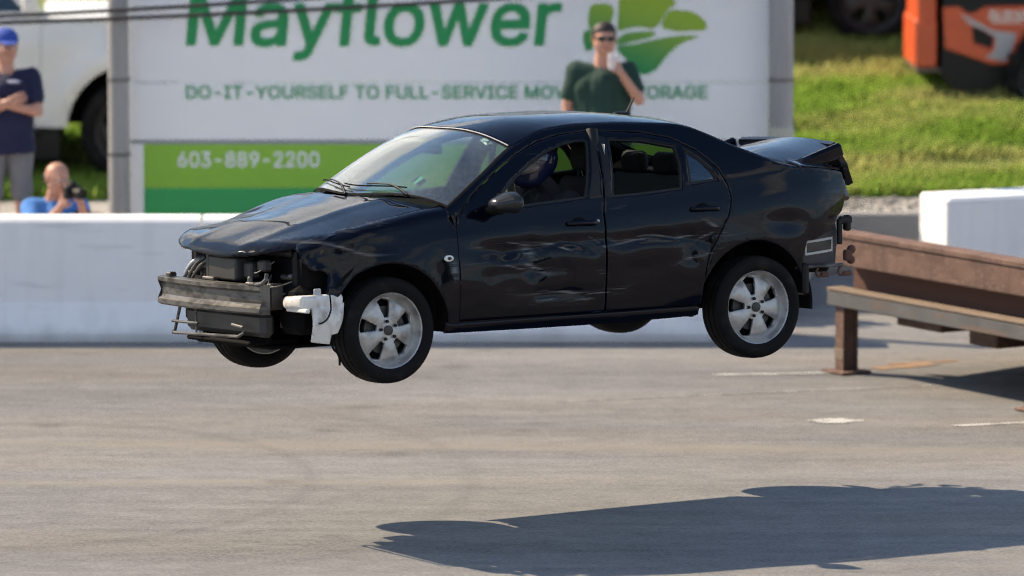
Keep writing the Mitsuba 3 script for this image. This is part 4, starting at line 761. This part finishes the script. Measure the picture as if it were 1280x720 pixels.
    if glasses:
        add(f'{k}__glasses', [tm(ball(1, (s * .036, -.098, .012), (.031, .010, .022))) for s in (-1, 1)] + [tube([(-.01, -.106, .018), (.01, -.106, .018)], .004, 6)] + [tube([(s * .066, -.09, .018), (s * .09, .01, .022)], .004, 6) for s in (-1, 1)], 'm_glasses', True, P)
    return k, TT, P
def at(x, y, z, a=0.0):
    return trimesh.transformations.translation_matrix([x, y, z]) @ trimesh.transformations.rotation_matrix(math.radians(a), [0, 0, 1])
GZ = .48
# man with a drink behind the car
k, TT, P = person('dark-haired man in a dark green t-shirt raising a pale cup in front of the sign', at(.71, 10.6, GZ), dict(head=(.015, -.01, 1.645), neck=(0, .01, 1.49), chest=(0, .01, 1.26), hip=(0, 0, .93),
    sh_l=(.20, .01, 1.385), el_l=(.285, -.10, 1.175), wr_l=(.150, -.235, 1.385), hd_l=(-.40, -.12, .80), pn_l=(-.75, .35, 0), curl_l=.75, sh_r=(-.20, .01, 1.385), el_r=(-.275, .03, 1.11), wr_r=(-.268, -.08, .88), hd_r=(.05, -.2, -1), pn_r=(1, 0, 0), curl_r=.3,
    kn_l=(.11, -.02, .50), kn_r=(-.11, -.02, .50), an_l=(.12, .02, .09), an_r=(-.12, .02, .09)), (.12, -1, -.05), dict(shirt='m_green_cloth', trousers='m_denim', shirt_label='dark green t-shirt'), glasses=True, stout=1.12)
cup = lathe([(0, 0), (.027, 0), (.036, .115), (.038, .118), (.034, .118), (.026, .006), (0, .006)], 28); add(f'{k}__drink', cup, 'm_phone', 30, TT @ T4().translate([.072, -.262, 1.43]).rotate([1, 0, 0], 8), 'pale cup in his raised hand')
# man in navy at the left edge
k, TT, P = person('man in a navy t-shirt, blue cap and grey shorts at the left edge, arms folded', at(-3.975, 10.6, GZ, 8), dict(head=(.0, -.01, 1.585), neck=(0, .01, 1.435), chest=(0, .01, 1.22), hip=(0, 0, .88),
    sh_l=(.195, .01, 1.34), el_l=(.235, -.12, 1.08), wr_l=(.00, -.225, 1.14), hd_l=(-1, -.1, .2), pn_l=(0, 1, 0), curl_l=.3, sh_r=(-.195, .01, 1.34), el_r=(-.235, -.13, 1.07), wr_r=(.0, -.255, 1.17), hd_r=(1, .1, .3), pn_r=(0, 1, 0), curl_r=.3,
    kn_l=(.11, -.02, .48), kn_r=(-.11, -.02, .48), an_l=(.12, .02, .09), an_r=(-.12, .02, .09)), (.15, -1, -.03), dict(shirt='m_navy_cloth', trousers='m_grey_cloth', leg=.5, trousers_label='grey shorts', shirt_label='navy t-shirt with a small pale print'), cap='m_blue_cap', stout=1.08)
add(f'{k}__print', tm(ball(1, (.05, -.128, 1.315), (.060, .03, .014))), 'm_shirt_print', True, TT)
# crouching bald photographer
k, TT, P = person('bald man in a light blue shirt crouching behind the barrier with a camera', at(-3.575, 10.15, GZ, 12), dict(head=(.015, -.13, .60), neck=(0, -.05, .47), chest=(0, .0, .28), hip=(0, .14, .14 + .02),
    sh_l=(.195, -.02, .365), el_l=(.235, -.25, .20), wr_l=(.165, -.37, .42), hd_l=(-.1, -.25, .7), pn_l=(-.7, .3, 0), curl_l=.6, sh_r=(-.195, -.02, .365), el_r=(-.17, -.28, .20), wr_r=(.0, -.365, .40), hd_r=(.3, -.25, .7), pn_r=(.5, .4, 0), curl_r=.6,
    kn_l=(.19, -.27, .30), kn_r=(-.19, -.24, .12), an_l=(.16, -.10, .09), an_r=(-.16, .12, .09)), (.40, -1, -.15), dict(shirt='m_blue_cloth', trousers='m_dark_cloth', shirt_label='light blue shirt', hem=.10), bald=True)
cam = thing('camera', 'black camera held up by the crouching bald man', 'camera')
TC = TT @ T4().translate([.095, -.395, .52]).rotate([0, 0, 1], 20)
add(f'{cam}__camera_body', tm(m3.Manifold.batch_boolean([rbox((.15, .065, .10), (0, 0, 0), .012), rbox((.06, .05, .05), (0, 0, .06), .012)], m3.OpType.Add)), 'm_black', 40, TC)
add(f'{cam}__lens', lathe([(0, 0), (.036, 0), (.036, .04), (.042, .05), (.042, .13), (.036, .135), (.034, .12), (0, .12)], 28), 'm_black', 30, TC @ T4().translate([0, -.03, 0]).rotate([1, 0, 0], 90))
for x, y in ((-3.30, 10.75),):
    b = thing('duffel_bag', 'pale bag lying on the bank behind the crouching man', 'bag'); add(f'{b}__bag', tm(m3.Manifold.batch_hull([ball(.10, (x - .13, y, GZ + .10)), ball(.10, (x + .15, y + .02, GZ + .10)), ball(.05, (x, y, GZ + .19))]).refine_to_length(.04)), 'm_tan_edge', True)
    add(f'{b}__strap', tube(spline([(x - .10, y - .06, GZ + .18), (x - .05, y - .09, GZ + .25), (x + .06, y - .09, GZ + .25), (x + .12, y - .05, GZ + .18)], 12), .012, 8), 'm_black', True)
# helmeted driver in the car, facing along the car's X
DRV = CARM @ np.array([[0, -1, 0, -.06], [1, 0, 0, .37], [0, 0, 1, .0], [0, 0, 0, 1.]])
DRV = DRV @ trimesh.transformations.translation_matrix([0, .13, 0])
k, TT, P = person('driver in a dark suit and dark blue crash helmet seated at the wheel', DRV, dict(head=(.0, -.20, .915), neck=(0, -.10, .78), chest=(0, -.03, .58), hip=(0, .08, .33),
    sh_l=(.19, -.06, .69), el_l=(.225, -.26, .53), wr_l=(.15, -.42, .66), hd_l=(-.1, -.5, .4), pn_l=(-.8, -.2, .1), curl_l=.9, sh_r=(-.19, -.06, .69), el_r=(-.225, -.26, .53), wr_r=(-.15, -.42, .66), hd_r=(.1, -.5, .4), pn_r=(.8, -.2, .1), curl_r=.9,
    kn_l=(.16, -.42, .38), kn_r=(-.14, -.42, .40), an_l=(.14, -.72, .13), an_r=(-.12, -.72, .13)), (.12, -1, -.28), dict(shirt='m_dark_cloth', trousers='m_dark_cloth', sleeve=1.0, hem=.10), helmet=True, fine=.025)
shell = m3.Manifold.batch_boolean([m3.Manifold.batch_hull([ball(1, (0, .025, .035), (.135, .150, .140), 32), ball(1, (0, -.05, -.065), (.105, .095, .06), 24)]), m3.Manifold.batch_hull([ball(.02, (-.085, -.06, .02)), ball(.02, (.085, -.06, .02)), ball(.02, (-.08, -.22, .055)), ball(.02, (.08, -.22, .055)), ball(.02, (-.08, -.22, -.02)), ball(.02, (.08, -.22, -.02))]).scale((1.25, 1, 1.2)).translate((0, 0, -.005))], m3.OpType.Subtract)
add(f'{k}__helmet', tm(shell.refine_to_length(.02)), 'm_helmet', 30, P, 'dark blue crash helmet'); add(f'{k}__visor', tm(ball(1, (0, -.02, .012), (.122, .118, .052)) - ball(1, (0, -.01, .012), (.118, .113, .06))), 'm_visor', 30, P)

# ---------------------------------------------------------------- vehicles on the bank
def pickup(label, M, paint, name='pickup_truck', dark=False):
    """X forward, Y left, Z up from the ground; crew-cab pickup 5.7 m long."""
    k = thing(name, label, 'truck'); TT = T4(M); W = .97; Z0 = .52
    def add_(n, m, mt, s=30, l=None): return add(f'{k}__{n}', m, mt, s, TT, l)
    def prof(X, Z):
        y = W - .10 * np.clip((np.abs(X) - 1.9) / .95, 0, 1) ** 2 - .05 * np.clip((.80 - Z) / .35, 0, 1) ** 2 - .06 * np.clip((Z - 1.02) / .2, 0, 1) ** 2
        for ax in (1.75, -1.80):
            r = np.hypot(X - ax, Z - .41); y = y + .055 * np.exp(-((r - .56) / .09) ** 2) * (Z > .35)
        return y
    low = Polygon([(2.75, .50), (2.80, .66), (2.74, 1.06), (2.55, 1.20), (1.10, 1.26), (-.95, 1.26), (-1.02, 1.34), (-2.78, 1.34), (-2.80, .55), (-2.2, .46), (2.2, .42)])
    for ax in (1.75, -1.80): low = low.difference(Point(ax, .40).buffer(.50, 24)).difference(sbox(ax - .5, 0, ax + .5, .41))
    doors = [sbox(.05, .52, 1.05, 1.255), sbox(-.93, .52, .03, 1.255)]
    bodyp = low
    for d in doors: bodyp = bodyp.difference(d.buffer(.004))
    for sg in (1, -1):
        fn = lambda X, Z: np.stack([X, prof(X, Z), Z], -1); fx = (lambda m: m) if sg > 0 else flip_y
        add_('body_side', fx(patch(bodyp, fn, cell=.07, thick=.02)), paint)
        gh = lambda X, Z: np.stack([X, W - .06 - .38 * (Z - 1.26), Z], -1)
        frame_ = Polygon([(1.12, 1.262), (.45, 1.86), (.3, 1.90), (-.75, 1.90), (-.95, 1.80), (-.97, 1.262)]); w1 = Polygon([(.94, 1.30), (.42, 1.80), (.08, 1.83), (.08, 1.30)]); w2 = sbox(-.86, 1.30, .0, 1.82)
        add_('cab_frame', fx(patch(frame_.difference(w1).difference(w2), gh, cell=.1, thick=.03)), paint)
        for d, w in zip(doors, (w1, w2)):
            q = add_('door', fx(patch(d, fn, cell=.07, thick=.03)), paint); add(f'{q}__window', fx(patch(w, lambda X, Z: gh(X, Z) - [0, .012, 0], cell=.2, thick=.006)), 'm_glass_dark', True, TT)
            add(f'{q}__handle', tm(rbox((.19, .03, .03), (d.centroid.x - .30, sg * (W + .025), 1.08), .012)), paint, 40, TT)
        add_('wing_mirror', tm(rbox((.12, .20, .24), (.98, sg * (W + .16), 1.40), .05)), paint, 40); add_('running_board', tm(rbox((2.1, .16, .05), (.0, sg * (W - .02), .40), .02)), 'm_black', 40)
        if True: add_('mud_flap', [tm(cbox((.03, .30, .42), (ax - .47, sg * .80, .38), .01)) for ax in (-1.80,)], 'm_black'); add_('added_skirt', tm(rbox((2.4, .10, .26), (0, sg * (W - .10), .30), .03)), 'm_black', 40)  # black skirt added below the sills, standing in for shade under the truck
        add_('headlamp', tm(rbox((.18, .28, .20), (2.70, sg * .72, .98), .05)), 'm_ivory', 40); add_('tail_lamp', tm(rbox((.06, .14, .36), (-2.79, sg * .86, 1.12), .03)), 'm_red_lens', 40)
        for ax in (1.75, -1.80):
            V = np.eye(4); V = M @ trimesh.transformations.translation_matrix([ax, sg * (W - .13), .40]) @ trimesh.transformations.rotation_matrix(0 if sg > 0 else math.pi, [0, 0, 1]); w = f'{k}__wheel'; w = nm(w); TW = T4(V @ np.diag([1.25, 1.25, 1.25, 1]))
            add(w + '__tyre', TYRE, 'm_rubber', 30, TW); add(w + '__rim', [RIMF, BARREL], 'm_dark_metal' if dark else 'm_alloy', 35, TW)
            t = np.radians(np.linspace(-10, 190, 20)); 
            m = [tm(cbox((.98, .02, .46), (ax, sg * .55, .66), .01))]; add_('wheel_housing', m, 'm_black_rough')
    def topm(z): return lambda X, Y: np.stack([X, Y, z(X) - .05 * (np.abs(Y) / W) ** 3], -1)
    add_('bonnet', patch(sbox(1.06, -.93, 2.58, .93), topm(lambda X: 1.30 - .07 * np.clip((X - 1.1) / 1.5, 0, 1) ** 2), cell=.12, thick=.03), paint); add_('roof', patch(sbox(-.80, -.70, .40, .70), topm(lambda X: 1.95 + 0 * X), cell=.15, thick=.04), paint)
    add_('windscreen', tm(m3.Manifold.hull_points(np.array([(1.10, y, 1.27) for y in (-.86, .86)] + [(.42, y, 1.90) for y in (-.68, .68)] + [(1.09, y, 1.26) for y in (-.86, .86)] + [(.41, y, 1.89) for y in (-.68, .68)]))), 'm_glass_dark', False)
    add_('rear_window', tm(cbox((.012, 1.3, .5), (-.96, 0, 1.55), .003)), 'm_glass_dark', False)
    add_('front_end', tm(m3.Manifold.batch_boolean([rbox((.12, 1.72, .55), (2.68, 0, .90), .05), rbox((.22, 1.86, .22), (2.74, 0, .58), .06)], m3.OpType.Add)), paint, 40); add_('grille', tm(rbox((.05, 1.1, .26), (2.745, 0, .98), .02)), 'm_black', 40)
    add_('tailgate', tm(rbox((.06, 1.7, .66), (-2.77, 0, 1.0), .02)), paint, 40); add_('rear_bumper', tm(rbox((.16, 1.8, .18), (-2.84, 0, .58), .04)), 'm_steel', 40)
    add_('chassis', [tm(cbox((5.2, .9, .16), (0, 0, .50), .02)), tm(cbox((3.2, 1.7, .06), (-.6, 0, .60), .02)), tm(cbox((1.5, 1.1, .5), (1.9, 0, .85), .05))], 'm_black_rough', False)
    add_('cargo_bed', tm(cbox((1.75, 1.7, .04), (-1.88, 0, .80), .01)), 'm_black', False); add_('seats', [tm(rbox((.5, 1.5, .7), (.0, 0, 1.1), .08))], 'm_seat', 40)
    return k
def vm(x, y, z, a): return trimesh.transformations.translation_matrix([x, y, z]) @ trimesh.transformations.rotation_matrix(math.radians(a), [0, 0, 1])
pickup('white pickup truck parked on the grass behind the left pole', vm(-5.25, 15.7, .53, 3) @ np.diag([1.12, 1.05, 1.14, 1]), 'm_truck_white', dark=True)
pickup('dark pickup truck parked at the top of the grass right of the thick pole', vm(1.50, 19.75, float(bank_z(np.array(3.2), np.array(18.9))) - .03, 4), 'm_truck_black', dark=True)

# compact loader, orange and black, only its lower front in view
LM = np.eye(4); LZ = .91
LM = vm(4.80, 17.6, LZ, 180 + 2); LT = T4(LM)
ld = thing('compact_loader', 'orange and black compact loader on the grass at the top right corner', 'loader')
def lp(n, m, mt, s=30, l=None): return add(f'{ld}__{n}', m, mt, s, LT, l)
# X forward (to the left of the picture), Y left (towards the camera), Z up
lp('chassis', tm(m3.Manifold.hull_points(np.array([(x, y, z) for y in (-.55, .55) for x, z in ((.99, .60), (.98, 1.35), (-1.1, 1.4), (-1.2, .40), (-.9, .20), (.64, .185), (.82, .20), (1.0, .35))]))), 'm_black', False, 'black lower hull')
for sg in (1, -1):
    pan = Polygon([(0.985, 0.963), (0.851, 0.97), (0.776, 0.913), (0.716, 0.91), (0.612, 0.97), (0.253, 0.978), (0.167, 0.917), (0.253, 0.789), (0.343, 0.547), (0.418, 0.464), (0.552, 0.464), (0.925, 0.593), (0.963, 0.608)]).buffer(.006)
    fy = lambda X, Z: np.stack([X, .565 + 0 * X + .02 * np.exp(-((X - .4) / .3) ** 2), Z], -1); fx = (lambda m: m) if sg > 0 else flip_y
    op = Polygon([(0.731, 0.804), (0.612, 0.751), (0.534, 0.695), (0.552, 0.6), (0.716, 0.65)])
    pn = lp('side_panel', fx(patch(pan.difference(op), fy, cell=.08, thick=.03, edge=.008)), 'm_orange', 30, 'orange side panel with a grey chevron' if sg > 0 else None)
    chv = Polygon([(0.843, 0.917), (0.776, 0.887), (0.552, 0.766), (0.335, 0.736), (0.373, 0.593), (0.432, 0.484), (0.612, 0.525), (0.552, 0.566), (0.530, 0.590), (0.520, 0.698), (0.612, 0.760), (0.746, 0.815)]).intersection(pan.buffer(-.012)).difference(op)
    add(f'{pn}__chevron', fx(patch(chv, lambda X, Z: fy(X, Z) + np.array([0, .003, 0]), cell=.08, thick=.004, edge=.001, rim=.003)), 'm_decal_grey', 30, LT)
    if sg > 0:
        t = meshkit.text_mesh('590', .10, .004, True); V = np.array(t.vertices); V = np.stack([(.60 - V[:, 0] * 1.35), .592 + V[:, 2], .885 + V[:, 1] * .55], 1); t = trimesh.Trimesh(V, t.faces[:, ::1], process=False); add(f'{pn}__number', t, 'm_ivory', False, LT)
        for z in (.870, .838): add(f'{pn}__decal_line', tm(cbox((.34 if z > .85 else .28, .004, .014), (.42, .588, z), .001)), 'm_ivory', False, LT)
    lp('lift_arm', [tm(cbox((1.9, .12, .20), (-.05, sg * .66, 1.55), .02)), tm(cbox((.10, .10, .30), (1.0, sg * .40, 1.50), .02))], 'm_orange')
    for ax in (-.95, .09):
        V = LM @ trimesh.transformations.translation_matrix([ax, sg * .74, .36]) @ trimesh.transformations.rotation_matrix(0 if sg > 0 else math.pi, [0, 0, 1]); w = nm(f'{ld}__wheel'); TW = T4(V @ np.diag([1.10, 1.3, 1.10, 1])); add(w + '__tyre', TYRE, 'm_rubber', 30, TW); add(w + '__rim', [RIMF, BARREL], 'm_dark_metal', 35, TW)
        for i in range(18):
            a = 2 * math.pi * i / 18
            lug = tm(cbox((.045, .27, .05), (0, 0, .352), .012)); lug.apply_transform(trimesh.transformations.rotation_matrix(a, [0, 1, 0])); add(w + '__lug', lug, 'm_rubber', False, T4(V))
bk = lp('bucket', [tm(cbox((.17, 1.0, 1.0), (1.125, 0, .95), .015)), tm(cbox((.20, 1.03, .42), (1.135, 0, .64), .015))], 'm_orange', 30, 'upright orange bucket seen end on'); add(f'{bk}__cutting_edge', tm(cbox((.30, 1.03, .03), (1.06, 0, .405), .006)), 'm_galv', False, LT)
lp('cab_post', [tube([(x, y, 1.3), (x * .9, y, 2.3)], .04, 8) for x in (.6, -.5) for y in (-.5, .5)], 'm_black'); lp('cab_roof', tm(rbox((1.3, 1.2, .10), (.05, 0, 2.33), .04)), 'm_black', 40); lp('engine_cover', tm(rbox((.7, 1.1, .6), (-.95, 0, 1.3), .1)), 'm_orange', 40)

# ---------------------------------------------------------------- woodland round the ground, out of view, that the paint and glass reflect
def woods(name, spots):
    V, F, C = [], [], []
    for x, y, z, h, r in spots:
        n = 260; d = RNG.normal(size=(n, 3)); d /= np.linalg.norm(d, axis=1)[:, None]; c = np.array([x, y, z + h * .58]) + d * np.array([r, r, h * .44]) * (RNG.random(n) ** .4)[:, None]
        a, b = RNG.normal(size=(n, 3)), RNG.normal(size=(n, 3)); s = .55 + .5 * RNG.random((n, 1)); a = a / np.linalg.norm(a, axis=1)[:, None] * s; b = b / np.linalg.norm(b, axis=1)[:, None] * s
        o = len(V) * n * 3; V.append(np.stack([c - a, c + a, c + b], 1).reshape(-1, 3)); F.append(np.arange(n * 3).reshape(-1, 3) + o)
    struct(name, trimesh.Trimesh(np.concatenate(V), np.concatenate(F), process=False), 'm_leaf', kind='stuff')
mat('m_leaf', (.05, .085, .025), .8)
sp = [(x + 4 * RNG.random(), 78 + 10 * RNG.random(), 3.0, 6 + 4 * RNG.random(), 3.2) for x in np.arange(-110, 110, 4.0)]
sp += [(x + 4 * RNG.random(), -74 - 10 * RNG.random(), 0.0, 7 + 4 * RNG.random(), 3.2) for x in np.arange(-120, 120, 4.0)]
woods('woodland', sp)
